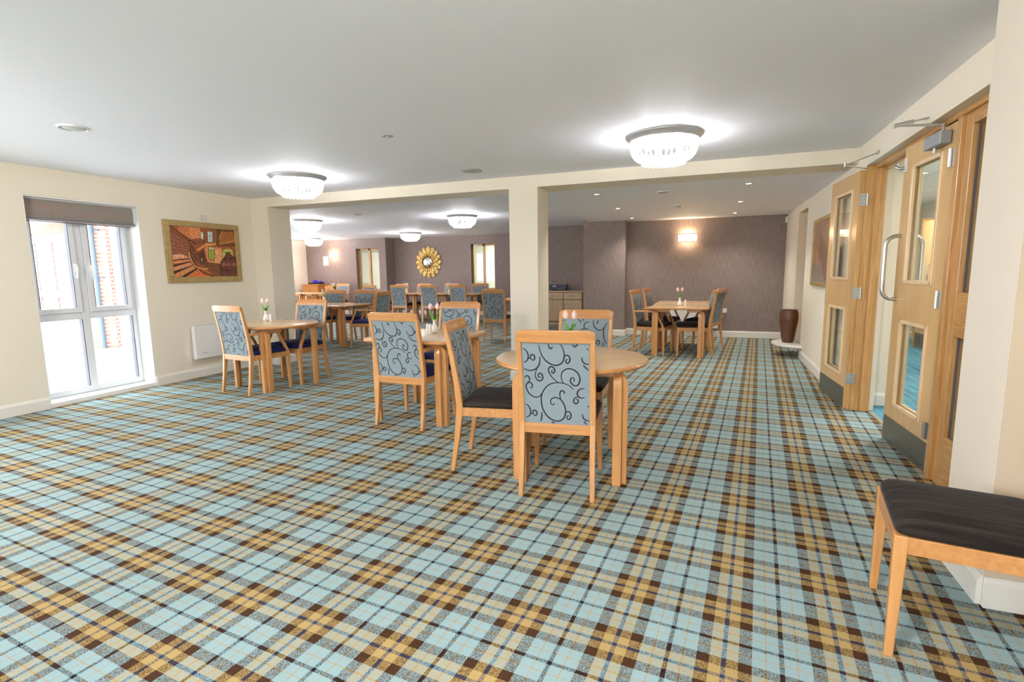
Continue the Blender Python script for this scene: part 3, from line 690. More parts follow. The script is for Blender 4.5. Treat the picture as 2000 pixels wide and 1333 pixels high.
# ------------------------------------------------------------------ tables
TZ = .765
def strip_leg(b, cx, cy, sx, sy):
    """two laminated bent strips around a corner, sx,sy = +-1 outward directions"""
    T, W_, R_ = .040, .054, .075; zt = TZ-.034
    def bent(sign_axis):
        path = [(0, 0)]; n = 7
        path += [(0, .3), (0, zt-T/2-R_)]
        for i in range(1, n+1):
            a = pi/2*i/n; path.append((-(R_-R_*cos(a)), zt-T/2-R_+R_*sin(a)))
        path.append((-.24, zt-T/2))
        rings = []
        for i, (p, z) in enumerate(path):
            a = path[max(i-1, 0)]; c = path[min(i+1, len(path)-1)]; dx, dz = c[0]-a[0], c[1]-a[1]; l = math.hypot(dx, dz); nx_, nz_ = dz/l, -dx/l
            tt = T*(.88 if i == 0 else 1)
            o_, i_ = (p+nx_*tt/2, z+nz_*tt/2), (p-nx_*tt/2, z-nz_*tt/2)
            if i == 0: o_ = (p+tt/2, 0); i_ = (p-tt/2, 0)
            rings.append((o_, i_))
        R3 = []
        for o_, i_ in rings:
            if sign_axis == 'x':
                xo = lambda q: cx+sx*(q-T/2); y0 = cy-sy*(T-.001); y1 = cy-sy*(T-.001+W_)
                R3.append([(xo(o_[0]), y0, o_[1]), (xo(o_[0]), y1, o_[1]), (xo(i_[0]), y1, i_[1]), (xo(i_[0]), y0, i_[1])])
            else:
                yo = lambda q: cy+sy*(q-T/2); x0 = cx-sx*(T-.001); x1 = cx-sx*(T-.001+W_)
                R3.append([(x0, yo(o_[0]), o_[1]), (x1, yo(o_[0]), o_[1]), (x1, yo(i_[0]), i_[1]), (x0, yo(i_[0]), i_[1])])
        b.loft(R3)
    bent('x'); bent('y')
def table_proto(round_):
    t = empty('round_table' if round_ else 'square_table', cat='table', label='table')
    b = MB()
    if round_:
        def ring(g, z): return [((.515-g)*cos(2*pi*k/64), (.515-g)*sin(2*pi*k/64), z) for k in range(64)]
    else:
        def ring(g, z): return [(p[0], p[1], z) for p in rrect(.445-g, .445-g, .085-g, 7)]
    b.loft([ring(g, z) for g, z in ((.022, TZ-.034), (.008, TZ-.030), (.001, TZ-.022), (.001, TZ-.014), (.006, TZ-.005), (.014, TZ-.0012))])
    b.build('edge_band', M['beech_x'], t, smooth=50)
    b = MB(); b.loft([ring(g, z) for g, z in ((.0125, TZ-.004), (.0125, TZ-.0006), (.016, TZ))]); b.build('table_top', M['table'], t, smooth=30)
    h = .385 if not round_ else .362
    for sx in (-1, 1):
        for sy in (-1, 1):
            b = MB(); strip_leg(b, sx*h, sy*h, sx, sy); b.build('leg', M['beech'], t, bevel=.005)
    return t
TR, TRu = table_proto(True), [False]; TS, TSu = table_proto(False), [False]
place(TR, TRu, (-.885, 3.40, 0), radians(12.6), 'pale beech round table nearest the viewer with bent wood legs', 'round tables')
place(TR, TRu, (-4.95, 4.79, 0), radians(-13), 'pale beech round table under the staircase picture', 'round tables')
SG = 'square tables'
place(TS, TSu, (-2.50, 4.25, 0), radians(-1.5), 'square beech table in the middle, left of the nearest round table', SG)
place(TS, TSu, (-6.64, 8.04, 0), radians(-2), 'square beech table past the return wall, its right side clear', SG)
place(TS, TSu, (-7.54, 8.07, 0), radians(-2), 'square beech table past the return wall, half hidden by the armchair at the picture table', SG)
tl = ['at the left end of the far row', 'below the left side of the gilt mirror', 'in the far row below the right side of the gilt mirror', 'at the right end of the far row under the right internal window']
for i, x in enumerate((-8.87, -7.96, -7.04, -6.12)):
    place(TS, TSu, (x, 12.66, 0), 0, 'square beech table '+tl[i], SG)
place(TS, TSu, (-11.2, 12.85, 0), 0, 'square beech table in the far left corner below the wall light', SG)
place(TS, TSu, (-12.1, 12.85, 0), 0, 'square beech table in front of the far wooden cabinets', SG)
place(TS, TSu, (-3.74, 10.5, 0), 0, 'square beech table mostly hidden behind the column', SG)
place(TS, TSu, (-.465, 8.575, 0), radians(-1), 'square beech table in the back right bay, nearer the viewer, bearing the vase', SG)
place(TS, TSu, (-.46, 9.47, 0), radians(-1), 'square beech table in the back right bay, nearer the brown wall', SG)

# ------------------------------------------------------------------ vases, tulips, shakers
def vase_proto():
    b = MB(); b.lathe([(.001, 0), (.026, 0), (.034, .012), (.036, .03), (.030, .055), (.018, .08), (.014, .10), (.015, .118), (.020, .130), (.017, .130), (.012, .115), (.011, .10)], 20, cap=False)
    return tag(b.build('flower_vase', M['china'], smooth=60), 'x', 'vase')
def tulip_proto(pm, name='tulip'):
    t = empty(name, cat='flower', label='x')
    b = MB(); b.tube([(0, 0, .02), (.004, 0, .10), (.012, 0, .17), (.020, 0, .222)], .0028, 6); b.build('stem', M['stem'], t, smooth=60)
    b = MB(); b.lathe([(.001, .218), (.012, .222), (.019, .236), (.020, .252), (.015, .268), (.006, .280), (.001, .281)], 12, c=(.022, 0, 0))
    for k in range(3):
        a = 2*pi*k/3; rings = []
        for z, r, wv in ((.222, .012, .008), (.238, .0205, .016), (.254, .0215, .016), (.272, .015, .009), (.285, .008, .001)):
            rings.append([(.022+r*cos(a+q*wv/max(r, .005)), r*sin(a+q*wv/max(r, .005)), z) for q in (-1, 0, 1)]+[(.022+(r-.002)*cos(a), (r-.002)*sin(a), z)])
        b.loft(rings)
    b.build('bloom', pm, t, smooth=60)
    b = MB()
    for k, (a, l) in enumerate(((.9, .17), (2.9, .15))):
        rings = []
        for i in range(7):
            q = i/6; w_ = .013*sin(pi*min(1, q*.9+.12)); r = .004+.05*q*q; z = .09+l*.62*q+.01*sin(pi*q)
            rings.append([(r*cos(a)-w_*sin(a), r*sin(a)+w_*cos(a), z), (r*cos(a), r*sin(a), z-.003), (r*cos(a)+w_*sin(a), r*sin(a)-w_*cos(a), z), (r*cos(a)*.96, r*sin(a)*.96, z+.002)])
        b.loft(rings)
    b.build('leaf', M['leaf'], t, smooth=60)
    return t
def shaker_proto():
    t = empty('salt_shaker', cat='salt shaker', label='x')
    b = MB(); b.lathe([(.001, 0), (.018, 0), (.019, .01), (.017, .045), (.014, .07), (.0135, .078)], 14); b.build('body', M['china'], t, smooth=60)
    b = MB(); b.lathe([(.0135, .078), (.013, .088), (.008, .094), (.001, .095)], 14); b.build('cap', M['white'], t, smooth=60)
    return t
VP, VU = vase_proto(), [False]; TP, TU = tulip_proto(M['petal']), [False]; WP, WU = tulip_proto(M['petal_white']), [False]; SP, SU = shaker_proto(), [False]
def flowers(x, y, rz, where, white=False, shk=((.06, -.01),), spread=1.):
    z = TZ+.0005
    place(VP, VU, (x, y, z), 0, 'small white china vase '+where, 'table vases')
    P_, U_ = (WP, WU) if white else (TP, TU)
    sides = (('left', -1), ('right', 1))
    for nm, s in sides:
        o = place(P_, U_, (x+.004*s*cos(rz), y+.004*s*sin(rz), z+.006), rz+(0 if s > 0 else pi), ('white' if white else 'pink')+' tulip leaning '+nm+' in the vase '+where, 'tulips')
        o.rotation_euler = (0, .03*spread, rz+(0 if s > 0 else pi))
    for k, (dx, dy) in enumerate(shk):
        place(SP, SU, (x+dx, y+dy, z), 0, 'white salt shaker '+('beside' if k == 0 else 'just behind another by')+' the vase '+where, 'shakers')
flowers(-.975, 3.715, .1, 'on the nearest round table', shk=())
flowers(-2.495, 4.376, .45, 'on the square table in the middle', shk=((0.0, -.083), (-.05, -.045)))
flowers(-5.235, 4.95, .4, 'on the round table under the staircase picture', shk=((.11, -.035),))
flowers(-7.07, 8.15, .5, 'on the table past the return wall', white=True, shk=())
flowers(-8.15, 12.75, .4, 'on the far row, left of the gilt mirror', white=True, shk=())
flowers(-6.80, 12.80, .4, 'on the far row, right of the gilt mirror', white=True, shk=((.07, .0),))
flowers(-10.93, 13.0, .4, 'on the table in the far left corner', white=True, shk=((-.1, 0), ))
flowers(-.475, 8.62, .0, 'on the bay table', shk=((.085, .0),))
# ------------------------------------------------------------------ chandeliers
def strand_mesh():
    b = MB(); prof = [(.272, -.035), (.270, -.078), (.262, -.122), (.244, -.162), (.212, -.190), (.170, -.203)]
    pts = []
    for (r0, z0), (r1, z1) in zip(prof, prof[1:]):
        for k in range(2): pts.append((r0+(r1-r0)*k/2, z0+(z1-z0)*k/2))
    pts.append(prof[-1])
    for (r0, z0), (r1, z1) in zip(pts, pts[1:]):
        d = Vector((r1-r0, 0, z1-z0)); l = d.length; d.normalize(); nrm = Vector((-d.z, 0, d.x)); s = Vector((0, 1, 0)); p0 = Vector((r0, 0, z0)); ring = []
        for q, w_ in ((.04, .0025), (.3, .0092), (.7, .0092), (.96, .0025)):
            c = p0+d*l*q; ring.append([tuple(c+nrm*w_*cos(a)+s*w_*sin(a)) for a in (0, pi/3, 2*pi/3, pi, 4*pi/3, 5*pi/3)])
        b.loft(ring)
    return b
def chandelier_proto():
    t = empty('crystal_ceiling_light', cat='ceiling light', label='x')
    b = MB(); b.lathe([(.001, 0), (.312, 0), (.312, -.008), (.300, -.022), (.286, -.030), (.280, -.044), (.262, -.046), (.262, -.032), (.001, -.030)], 48); b.build('ceiling_plate', M['plate_metal'], t, smooth=40)
    s0 = strand_mesh().build('crystal_strand', M['crystal'], t)
    for k in range(1, 36):
        c = s0.copy(); COL.objects.link(c); c.parent = t; c.rotation_euler = (0, 0, 2*pi*k/36)
    b = MB()
    for rr, zz, n, h in ((.170, -.204, 26, .026), (.115, -.206, 16, .030), (.055, -.206, 9, .032)):
        for k in range(n):
            a = 2*pi*k/n; b.lathe([(.001, .016), (.011, .006), (.012, -.012), (.004, -h), (.0005, -h-.002)], 6, c=(rr*cos(a), rr*sin(a), zz))
    b.tube([(.170*cos(2*pi*k/32), .170*sin(2*pi*k/32), -.192) for k in range(32)], .004, 6, closed=True)
    b.build('bottom_drops', M['crystal'], t)
    for k in range(4):
        a = 2*pi*k/4+.4; b = MB(); b.lathe([(.001, -.03), (.011, -.03), (.011, -.06), (.018, -.078), (.022, -.098), (.016, -.115), (.001, -.12)], 10, c=(.13*cos(a), .13*sin(a), 0)); b.build('bulb', M['bulb'], t, smooth=60)
    return t
CP, CU = chandelier_proto(), [False]
CH = [(-.42, 4.67, 'above the nearest round table', 1.0), (-4.46, 4.82, 'on the main ceiling near the staircase picture', 1.0), (-7.88, 8.70, 'half hidden by the return wall', 1), (-11.75, 13.2, 'over the far left corner', 1), (-7.94, 12.75, 'above and left of the gilt mirror', 1), (-4.68, 9.45, 'just left of the column', 1)]
for x, y, wh, e in CH:
    place(CP, CU, (x, y, C), 0, 'lit crystal bowl ceiling light '+wh, 'crystal ceiling lights')
    for k in range(2):
        a = .4+pi*k; light('bulb_light', 'POINT', (x+.13*cos(a), y+.13*sin(a), C-.185), (6 if y < 6 else 14)*e, (.97, .96, 1.0), .02)
# unseen point lights without fixtures, added behind the viewer as fill
for x, y in ((-.42, .4), (-4.46, .5)): light('fill_light', 'POINT', (x, y, C-.15), 55, (1, .94, .88), .12)

# ------------------------------------------------------------------ downlights and ceiling fittings
def downlight_proto():
    t = empty('recessed_downlight', cat='downlight', label='x')
    b = MB(); b.lathe([(.042, 0), (.046, -.004), (.040, -.006), (.030, -.003), (.030, .0)], 20, cap=False); b.build('bezel', M['chrome'], t, smooth=50)
    b = MB(); b.lathe([(.001, -.002), (.031, -.002), (.031, -.0005), (.001, -.0005)], 16); b.build('lamp', M['lamp_led'], t)
    return t
DP, DU = downlight_proto(), [False]
dn = ['nearest the column on the left row', 'in the middle of the left row', 'at the wallpaper end of the left row', 'nearest the beam on the right row', 'in the middle of the right row', 'at the wallpaper end of the right row']
for (x, y), l in zip(((-1.43, 6.79), (-1.45, 8.5), (-1.47, 10.2), (.35, 6.74), (.34, 8.48), (.33, 10.17)), dn):
    place(DP, DU, (x, y, B), 0, 'small lit downlight '+l+' of the lowered ceiling', 'bay downlights')
    sp = light('downlight_beam', 'SPOT', (x, y, B-.012), 26, (1, .93, .82), .02); sp.data.spot_size = radians(120); sp.data.spot_blend = .9
def round_vent(r, label, loc, name='ceiling_vent', cat='vent'):
    t = empty(name, loc, 0, label=label, cat=cat)
    b = MB(); b.lathe([(.001, 0), (r, 0), (r, -.006), (r*.9, -.012), (r*.8, -.006), (r*.78, 0)], 32); b.build('rim', M['white'], t, smooth=40)
    b = MB(); b.lathe([(.001, -.012), (r*.35, -.016), (r*.7, -.008), (r*.72, -.002)], 32); b.build('disc', M['grille'], t, smooth=40)
    return t
round_vent(.10, 'round white vent on the main ceiling above the window', (-4.46, 2.58, C))
round_vent(.085, 'round white vent on the ceiling beyond the beam', (-6.26, 8.26, C))
round_vent(.085, 'round vent on the far ceiling left of the column', (-5.16, 12.3, C))
round_vent(.085, 'round vent on the far ceiling near the far left corner', (-10.2, 12.6, C))
round_vent(.085, 'round white vent on the lowered bay ceiling', (-.61, 6.95, B))
b = MB(); b.lathe([(.001, 0), (.115, 0), (.115, -.005), (.105, -.008), (.001, -.008)], 40); o = tag(b.build('ceiling_speaker', M['grille'], smooth=40), 'flat round speaker grille on the ceiling before the beam', 'speaker'); o.location = (-2.51, 5.34, C)
b = MB(); b.lathe([(.001, 0), (.045, 0), (.045, -.004), (.001, -.006)], 24); b.lathe([(.001, -.005), (.012, -.006), (.012, -.02), (.001, -.021)], 12); o = tag(b.build('sprinkler_head', M['grille'], smooth=40), 'small round sprinkler fitting on the main ceiling', 'sprinkler'); o.location = (-2.50, 3.73, C)
for (x, y), l in zip(((-6.26, 10.5), (-9.2, 11.0)), ('left of the ceiling light beside the column', 'near the far left ceiling lights')):
    b = MB(); b.lathe([(.001, 0), (.045, 0), (.045, -.006), (.001, -.008)], 24); o = tag(b.build('ceiling_sensor', M['white'], smooth=40), 'small round sensor on the far ceiling '+l, 'sensor'); o.location = (x, y, C)
t = empty('smoke_detector', (-.53, 8.45, B), 0, label='white smoke detector on the lowered bay ceiling', cat='smoke detector')
b = MB(); b.lathe([(.001, 0), (.055, 0), (.055, -.012), (.050, -.018), (.001, -.018)], 28); b.build('base', M['white'], t, smooth=40)
b = MB(); b.lathe([(.04, -.018), (.045, -.03), (.035, -.045), (.001, -.048)], 28); b.build('chamber', M['grille'], t, smooth=40)
b = MB(); b.box(XR-.035, 10.86, 2.16, XR, 10.92, 2.27); tag(b.build('alarm_sensor', M['white'], bevel=.006), 'small white sensor high in the corner of the bay', 'sensor')

# ------------------------------------------------------------------ wall lights
def sconce(x, y, z, label):
    t = empty('wall_light', (x, y, z), 0, label=label, cat='wall light', group='crystal wall lights')
    b = MB(); b.box(-.15, -.02, -.06, .15, 0, .07); b.build('back_plate', M['chrome'], t, bevel=.004)
    b = MB()
    for k in range(17):
        a = pi*k/16; px, py = -.165*cos(a), -.03-.075*sin(a)
        for q in range(5): b.lathe([(.001, .012), (.009, .004), (.009, -.010), (.001, -.013)], 6, c=(px, py, .055-q*.028))
    b.build('crystal_shade', M['sconce'], t)
    b = MB(); b.tube([(-.165*cos(pi*k/20), -.03-.078*sin(pi*k/20), .074) for k in range(21)], .006, 6); b.build('top_rim', M['chrome'], t, smooth=50)
    light('wall_light_bulb', 'POINT', (x, y-.06, z+.02), 7, (1, .70, .42), .03)
sconce(-.49, 10.93, 1.945, 'glowing crystal wall light on the brown wall of the bay')
sconce(-11.72, 14.1, 1.935, 'glowing crystal wall light on the far left brown wall')

# ------------------------------------------------------------------ gilt mirror
t = empty('gilt_mirror', (-8.45, 14.6, 1.66), 0, label='round convex mirror in a gilt leaf frame on the far wall', cat='mirror')
b = MB(); rnd = random.Random(3)
for layer, (n, r0, r1, wd, yy) in enumerate(((16, .20, .452, .165, -.03), (15, .18, .385, .125, -.06), (18, .17, .29, .07, -.085))):
    for k in range(n):
        a = 2*pi*(k+.5*(layer % 2))/n; L_ = r1-r0; rings = []
        for i in range(8):
            q = i/7; w_ = wd*(.30+.70*sin(pi*min(1, .12+.74*q)))*(1 if q < .99 else .62)*(1-.12*q**6)*(1+.08*sin(q*14+k)); r = r0+L_*q; lift = yy-.022*sin(pi*q)-.02*q*q+.012*(layer == 0)
            c = Vector((cos(a)*r, lift, sin(a)*r*1.0)); s = Vector((-sin(a), 0, cos(a)))
            rings.append([tuple(c+s*w_*.5+Vector((0, .018, 0))), tuple(c+s*w_*.25+Vector((0, -.002, 0))), tuple(c+Vector((0, .006, 0))), tuple(c-s*w_*.25+Vector((0, -.002, 0))), tuple(c-s*w_*.5+Vector((0, .018, 0))), tuple(c+Vector((0, .028, 0)))])
        b.loft(rings)
b.xf(Matrix.Diagonal((1, 1, 1.09, 1))); b.build('leaf_frame', M['gilt'], t, smooth=50)
b = MB(); b.lathe([(.001, 0), (.30, 0), (.30, .03), (.001, .03)], 32); b.xf(Matrix.Rotation(pi/2, 4, 'X')); b.build('backing', M['gilt_dark'], t)
b = MB(); b.tube([(.178*cos(2*pi*k/40), -.10, .178*sin(2*pi*k/40)) for k in range(40)], .016, 8, closed=True); b.build('inner_ring', M['gilt_dark'], t, smooth=60)
b = MB(); b.lathe([(.168, 0), (.15, .012), (.11, .026), (.06, .036), (.001, .04)], 40, cap=False); b.xf(Matrix.Translation((0, -.085, 0)) @ Matrix.Rotation(pi/2, 4, 'X')); b.build('convex_glass', M['mirror'], t, smooth=80)

# ------------------------------------------------------------------ staircase picture (left wall)
def homog(src):
    dst = [(0, 0), (1, 0), (1, 1), (0, 1)]; A = []; bb = []
    for (x, y), (u, v) in zip(src, dst):
        A += [[x, y, 1, 0, 0, 0, -u*x, -u*y], [0, 0, 0, x, y, 1, -v*x, -v*y]]; bb += [u, v]
    h = np.linalg.solve(np.array(A, float), np.array(bb, float))
    def f(p):
        w_ = h[6]*p[0]+h[7]*p[1]+1; return ((h[0]*p[0]+h[1]*p[1]+h[2])/w_, (h[3]*p[0]+h[4]*p[1]+h[5])/w_)
    return f
def s2l(c): return tuple(((x/255)/12.92 if x/255 <= .04045 else ((x/255+.055)/1.055)**2.4) for x in c)
class Print:
    """flat printed image: coloured shapes on one sheet"""
    def __init__(s, f, W_, H_): s.f = f; s.W = W_; s.H = H_; s.b = MB(); s.mats = []; s.idx = {}; s.n = 0
    def mi(s, c):
        if c not in s.idx:
            s.idx[c] = len(s.mats); s.mats.append(mat('print_ink', s2l(c), .35, noise=.42, nscale=(20, 45, 45)))
        return s.idx[c]
    def poly(s, pts, c, raw=False):
        s.n += 1; q = [p if raw else s.f(p) for p in pts]; q = [(min(1, max(0, u)), min(1, max(0, v))) for u, v in q]
        s.b.add([(0.00003*s.n, u*s.W, -v*s.H) for u, v in q], [tuple(range(len(q)))], s.mi(c))
    def line(s, pts, w_, c):
        pts = catmull([tuple(map(float, p)) for p in pts], 5); s.n += 1
        for i in range(len(pts)-1):
            (x0, y0), (x1, y1) = pts[i], pts[i+1]; l = math.hypot(x1-x0, y1-y0) or 1; nx_, ny_ = -(y1-y0)/l*w_/2, (x1-x0)/l*w_/2
            s.n -= 1; s.poly([(x0+nx_, y0+ny_), (x1+nx_, y1+ny_), (x1-nx_, y1-ny_), (x0-nx_, y0-ny_)], c)
def framed(name, loc, W_, H_, fw_, label, cat, flip):
    t = empty(name, loc, 0, label=label, cat=cat)
    b = MB(); d = .03*flip
    b.box(0, 0, 0, d, W_, -fw_); b.box(0, 0, -H_+fw_, d, W_, -H_); b.box(0, 0, -fw_, d, fw_, -H_+fw_); b.box(0, W_-fw_, -fw_, d, W_, -H_+fw_)
    b.build('frame', M['gold'], t, bevel=.006)
    return t
FW_ = 1.09; FH = .785
t = framed('framed_picture', (XL+.002, 4.53, 2.045), FW_, FH, .072, 'gold framed picture of a curving stone staircase on the left wall', 'picture', 1)
p = Print(homog([(250, 245), (1302, 328), (1347, 1090), (315, 1108)]), FW_-.144, FH-.144)
p.poly([(0, 0), (1, 0), (1, 1), (0, 1)], (150, 84, 45), True)
p.poly([(380, 258), (760, 290), (775, 470), (600, 490), (420, 380)], (196, 116, 66)); p.poly([(560, 275), (740, 288), (750, 450), (610, 480)], (214, 136, 84))
p.poly([(262, 330), (560, 510), (575, 745), (300, 775)], (152, 92, 66))
for k in range(6): p.line([(262, 345+k*75), (420, 430+k*60), (565, 520+k*42)], 7, (84, 44, 30))
for x, k in ((340, 0), (420, 1), (350, 2), (490, 2), (435, 3), (500, 0), (360, 4)): p.line([(x, 390+k*68), (x+3, 455+k*68)], 6, (84, 44, 30))
p.line([(262, 250), (450, 390), (690, 560)], 16, (70, 36, 22)); p.line([(262, 305), (430, 420), (560, 500)], 10, (90, 46, 26))
p.poly([(1005, 305), (1302, 330), (1320, 600), (1020, 590)], (104, 62, 30)); p.poly([(1090, 350), (1302, 360), (1310, 540), (1060, 560), (1060, 440)], (160, 98, 46))
p.line([(1060, 560), (1160, 540), (1310, 490)], 16, (206, 130, 62)); p.line([(1120, 330), (1060, 480)], 12, (190, 120, 70))
p.poly([(985, 305), (1020, 308), (1022, 590), (1000, 590)], (120, 96, 74))
p.poly([(820, 600), (1100, 620), (1100, 900), (860, 860)], (206, 134, 88)); p.poly([(990, 640), (1100, 640), (1095, 870), (990, 860)], (216, 154, 108))
p.poly([(765, 355), (800, 360), (806, 480), (770, 470)], (196, 214, 206)); p.poly([(872, 350), (955, 356), (952, 525), (880, 520)], (206, 220, 216))
for x in (915,): p.line([(x, 350), (x, 525)], 6, (70, 60, 50))
p.line([(870, 420), (955, 424)], 5, (70, 60, 50)); p.line([(868, 345), (874, 525)], 8, (90, 50, 40)); p.line([(958, 350), (954, 528)], 8, (90, 50, 40))
for k in range(20): p.line([(575+k*13, 500-k*1.5), (582+k*13, 560+(k % 3)*14)], 4, (104, 78, 64))
p.line([(560, 505), (640, 480), (760, 470), (840, 545)], 7, (80, 48, 34))
p.poly([(640, 690), (840, 543), (1002, 545), (1002, 572), (850, 600), (665, 722)], (224, 138, 74)); p.line([(845, 572), (1002, 560)], 14, (236, 176, 104)); p.line([(670, 715), (850, 590)], 8, (100, 50, 30))
p.poly([(745, 720), (770, 660), (805, 660), (830, 740), (835, 880), (750, 870)], (96, 50, 34)); p.poly([(762, 790), (785, 790), (785, 850), (762, 850)], (190, 196, 160))
p.poly([(890, 612), (966, 618), (968, 808), (895, 800)], (150, 182, 62)); p.poly([(895, 612), (964, 618), (962, 650), (895, 645)], (214, 222, 190))
p.line([(928, 612), (930, 806)], 6, (60, 40, 30)); p.line([(888, 655), (968, 658)], 5, (60, 40, 30)); p.line([(888, 608), (892, 806), (968, 812), (970, 615)], 9, (80, 40, 26))
p.poly([(1105, 690), (1130, 650), (1190, 636), (1255, 650), (1285, 690), (1245, 860), (1120, 860)], (186, 190, 96)); p.line([(1105, 692), (1285, 692)], 10, (80, 46, 26)); p.line([(1165, 690), (1165, 860)], 9, (80, 46, 26)); p.line([(1225, 690), (1225, 860)], 9, (80, 46, 26))
p.poly([(860, 860), (1100, 890), (1080, 1010), (880, 950)], (128, 78, 48))
for k in range(12): p.line([(870+k*18, 862+k*3), (890+k*16, 950+k*4)], 4, (80, 46, 30))
for k in range(26):
    a = k/25; x = 575+a*280; y0 = 540+a*270; y1 = 780+a*170; p.line([(x, y0), (x+((k % 3)-1)*14, (y0+y1)/2), (x+6, y1)], 5, (66, 42, 34) if k % 2 else (110, 84, 70))
p.line([(560, 505), (650, 650), (770, 775)], 8, (52, 26, 18))
steps = [((300, 770), (560, 772), (570, 790), (303, 822)), ((303, 840), (570, 812), (585, 842), (306, 900)), ((308, 940), (590, 860), (620, 905), (312, 1010)), ((318, 1060), (625, 915), (670, 960), (420, 1108), (318, 1108))]
p.poly([(292, 760), (580, 740), (720, 960), (560, 1108), (315, 1108)], (62, 40, 40))
for i, s_ in enumerate(steps): p.poly(s_, [(226, 150, 104), (216, 132, 84), (214, 142, 98), (206, 134, 88)][i])
p.poly([(505, 1108), (700, 975), (800, 1060), (960, 1108)], (208, 112, 56)); p.poly([(300, 735), (420, 725), (560, 760), (300, 790)], (224, 168, 130))
p.line([(560, 700), (600, 830), (690, 945), (860, 975)], 22, (222, 148, 92)); p.line([(720, 985), (820, 1050), (960, 1100)], 20, (90, 54, 36)); p.line([(745, 965), (880, 1030), (1080, 1098)], 12, (190, 126, 84))
p.poly([(870, 970), (1000, 960), (1110, 1040), (1100, 1098), (960, 1080)], (126, 76, 40))
p.poly([(1070, 870), (1190, 700), (1240, 720), (1340, 830), (1347, 1090), (1080, 1090)], (110, 60, 48))
for k in range(30):
    rx, ry = 1090+(k*53 % 245), 790+(k*97 % 290); r = 16+(k*7 % 14)
    if ry < 870-(rx-1070)*1.1 and rx < 1190: ry += 160
    c = [(36, 18, 22), (170, 120, 96), (52, 26, 28)][k % 3]; p.line([(rx+r*cos(q*.9)*(1-q*.1), ry+r*1.4*sin(q*.9)*(1-q*.1)) for q in range(7)], 7, c)
p.line([(1072, 1085), (1074, 880), (1130, 790), (1195, 690), (1260, 760), (1345, 790)], 11, (46, 24, 22))
o = p.b.build('printed_image', p.mats, t, loc=(.018, .072, -.072), fix=False)
# sheet backing
b = MB(); b.box(.004, .06, -.06, .017, FW_-.06, -FH+.06); b.build('backing_board', M['gasket'], t)
b = MB(); b.box(XL, 5.07, 2.06, XL+.012, 5.155, 2.145); b.box(XL+.012, 5.095, 2.09, XL+.014, 5.13, 2.115); tag(b.build('blank_switch_plate', mat('plate_plastic', (.66, .60, .56), .4), bevel=.004), 'small square plate above the staircase picture', 'wall plate')

# ------------------------------------------------------------------ picture on the right wall
t = framed('framed_picture', (XR-.002, 6.86, 1.95), 1.09, .845, .055, 'gold framed brown picture on the right wall behind the open door leaf', 'picture', -1)
p = Print(lambda q: q, .98, .735)
p.poly([(0, 0), (1, 0), (1, 1), (0, 1)], (128, 92, 72), True)
for pts, c in (([(0, 0), (1, 0), (1, .3), (.6, .2), (0, .5)], (150, 112, 90)), ([(.5, .35), (.75, .2), (1, .4), (1, .7), (.7, .7)], (164, 118, 84)), ([(.2, .9), (.5, .6), (.9, .75), (1, 1), (.1, 1)], (150, 136, 128)), ([(.62, .4), (.78, .38), (.8, .72), (.64, .74)], (188, 132, 84))): p.poly(pts, c)
for k in range(6): p.line([(1-.05*k, .95), (.75-.06*k, .72+.02*k), (.55-.06*k, 1-.02*k)], .015, (104, 84, 76) if k % 2 else (176, 160, 150))
for k in range(4): p.line([(.95-.1*k, .1), (.8-.1*k, .3), (.9-.1*k, .5)], .02, (100, 66, 50))
o = p.b.build('printed_image', p.mats, t, fix=False); o.location = (-.018, .055, -.055); o.scale = (-1, 1, 1)
b = MB(); b.box(-.004, .05, -.05, -.017, 1.04, -.795); b.build('backing_board', M['gasket'], t)

# ------------------------------------------------------------------ heaters, socket
def heater(loc, rz, W_, H_, label, marks=True):
    t = empty('panel_heater', loc, rz, label=label, cat='heater')     # local x along the wall, -y into the room
    b = MB(); b.box(0, -.085, 0, W_, -.03, H_); b.build('casing', M['white'], t, bevel=.012)
    b = MB(); b.box(.02, -.03, .03, W_-.02, 0, H_-.03); b.build('wall_bracket', M['grille'], t)
    b = MB()
    for k in range(int(W_/.03)-2): b.box(.03+k*.03, -.075, H_, .05+k*.03, -.04, H_+.002)
    b.build('top_grille', M['grille'], t)
    if marks:
        b = MB(); x = .10
        for k in range(9): b.box(x, -.0862, .070, x+.006, -.085, .076+(.004 if k % 3 == 0 else 0)); x += .009
        b.build('maker_mark', M['grey'], t)
heater((XL, 5.45, .25), -pi/2, .70, .44, 'white wall mounted panel heater under the staircase picture')
KID.clear()
heater((-.97, 10.93, .17), 0, 1.10, .42, 'white panel heater on the brown wall behind the bay table', False)
# the left heater faces +x: rotate so -y local points into the room
for o in bpy.data.objects:
    if o.name.startswith('panel_heater') and abs(o.location.x-XL) < .01: o.rotation_euler = (0, 0, pi/2); o.location = (XL, 4.75, .25)
t = empty('wall_socket', (.235, 10.93, .52), 0, label='white wall socket with a plugged flex on the brown bay wall', cat='socket')
b = MB(); b.box(-.045, -.012, -.045, .045, 0, .045); b.build('face_plate', M['white'], t, bevel=.003)
b = MB(); b.box(-.02, -.045, -.035, .02, -.012, .01); b.build('plug', M['white'], t, bevel=.004)
b = MB(); b.tube([(0, -.035, -.03), (-.01, -.035, -.10), (-.06, -.03, -.16), (-.07, -.02, -.2)], .005, 6); b.build('flex', M['white'], t, smooth=60)

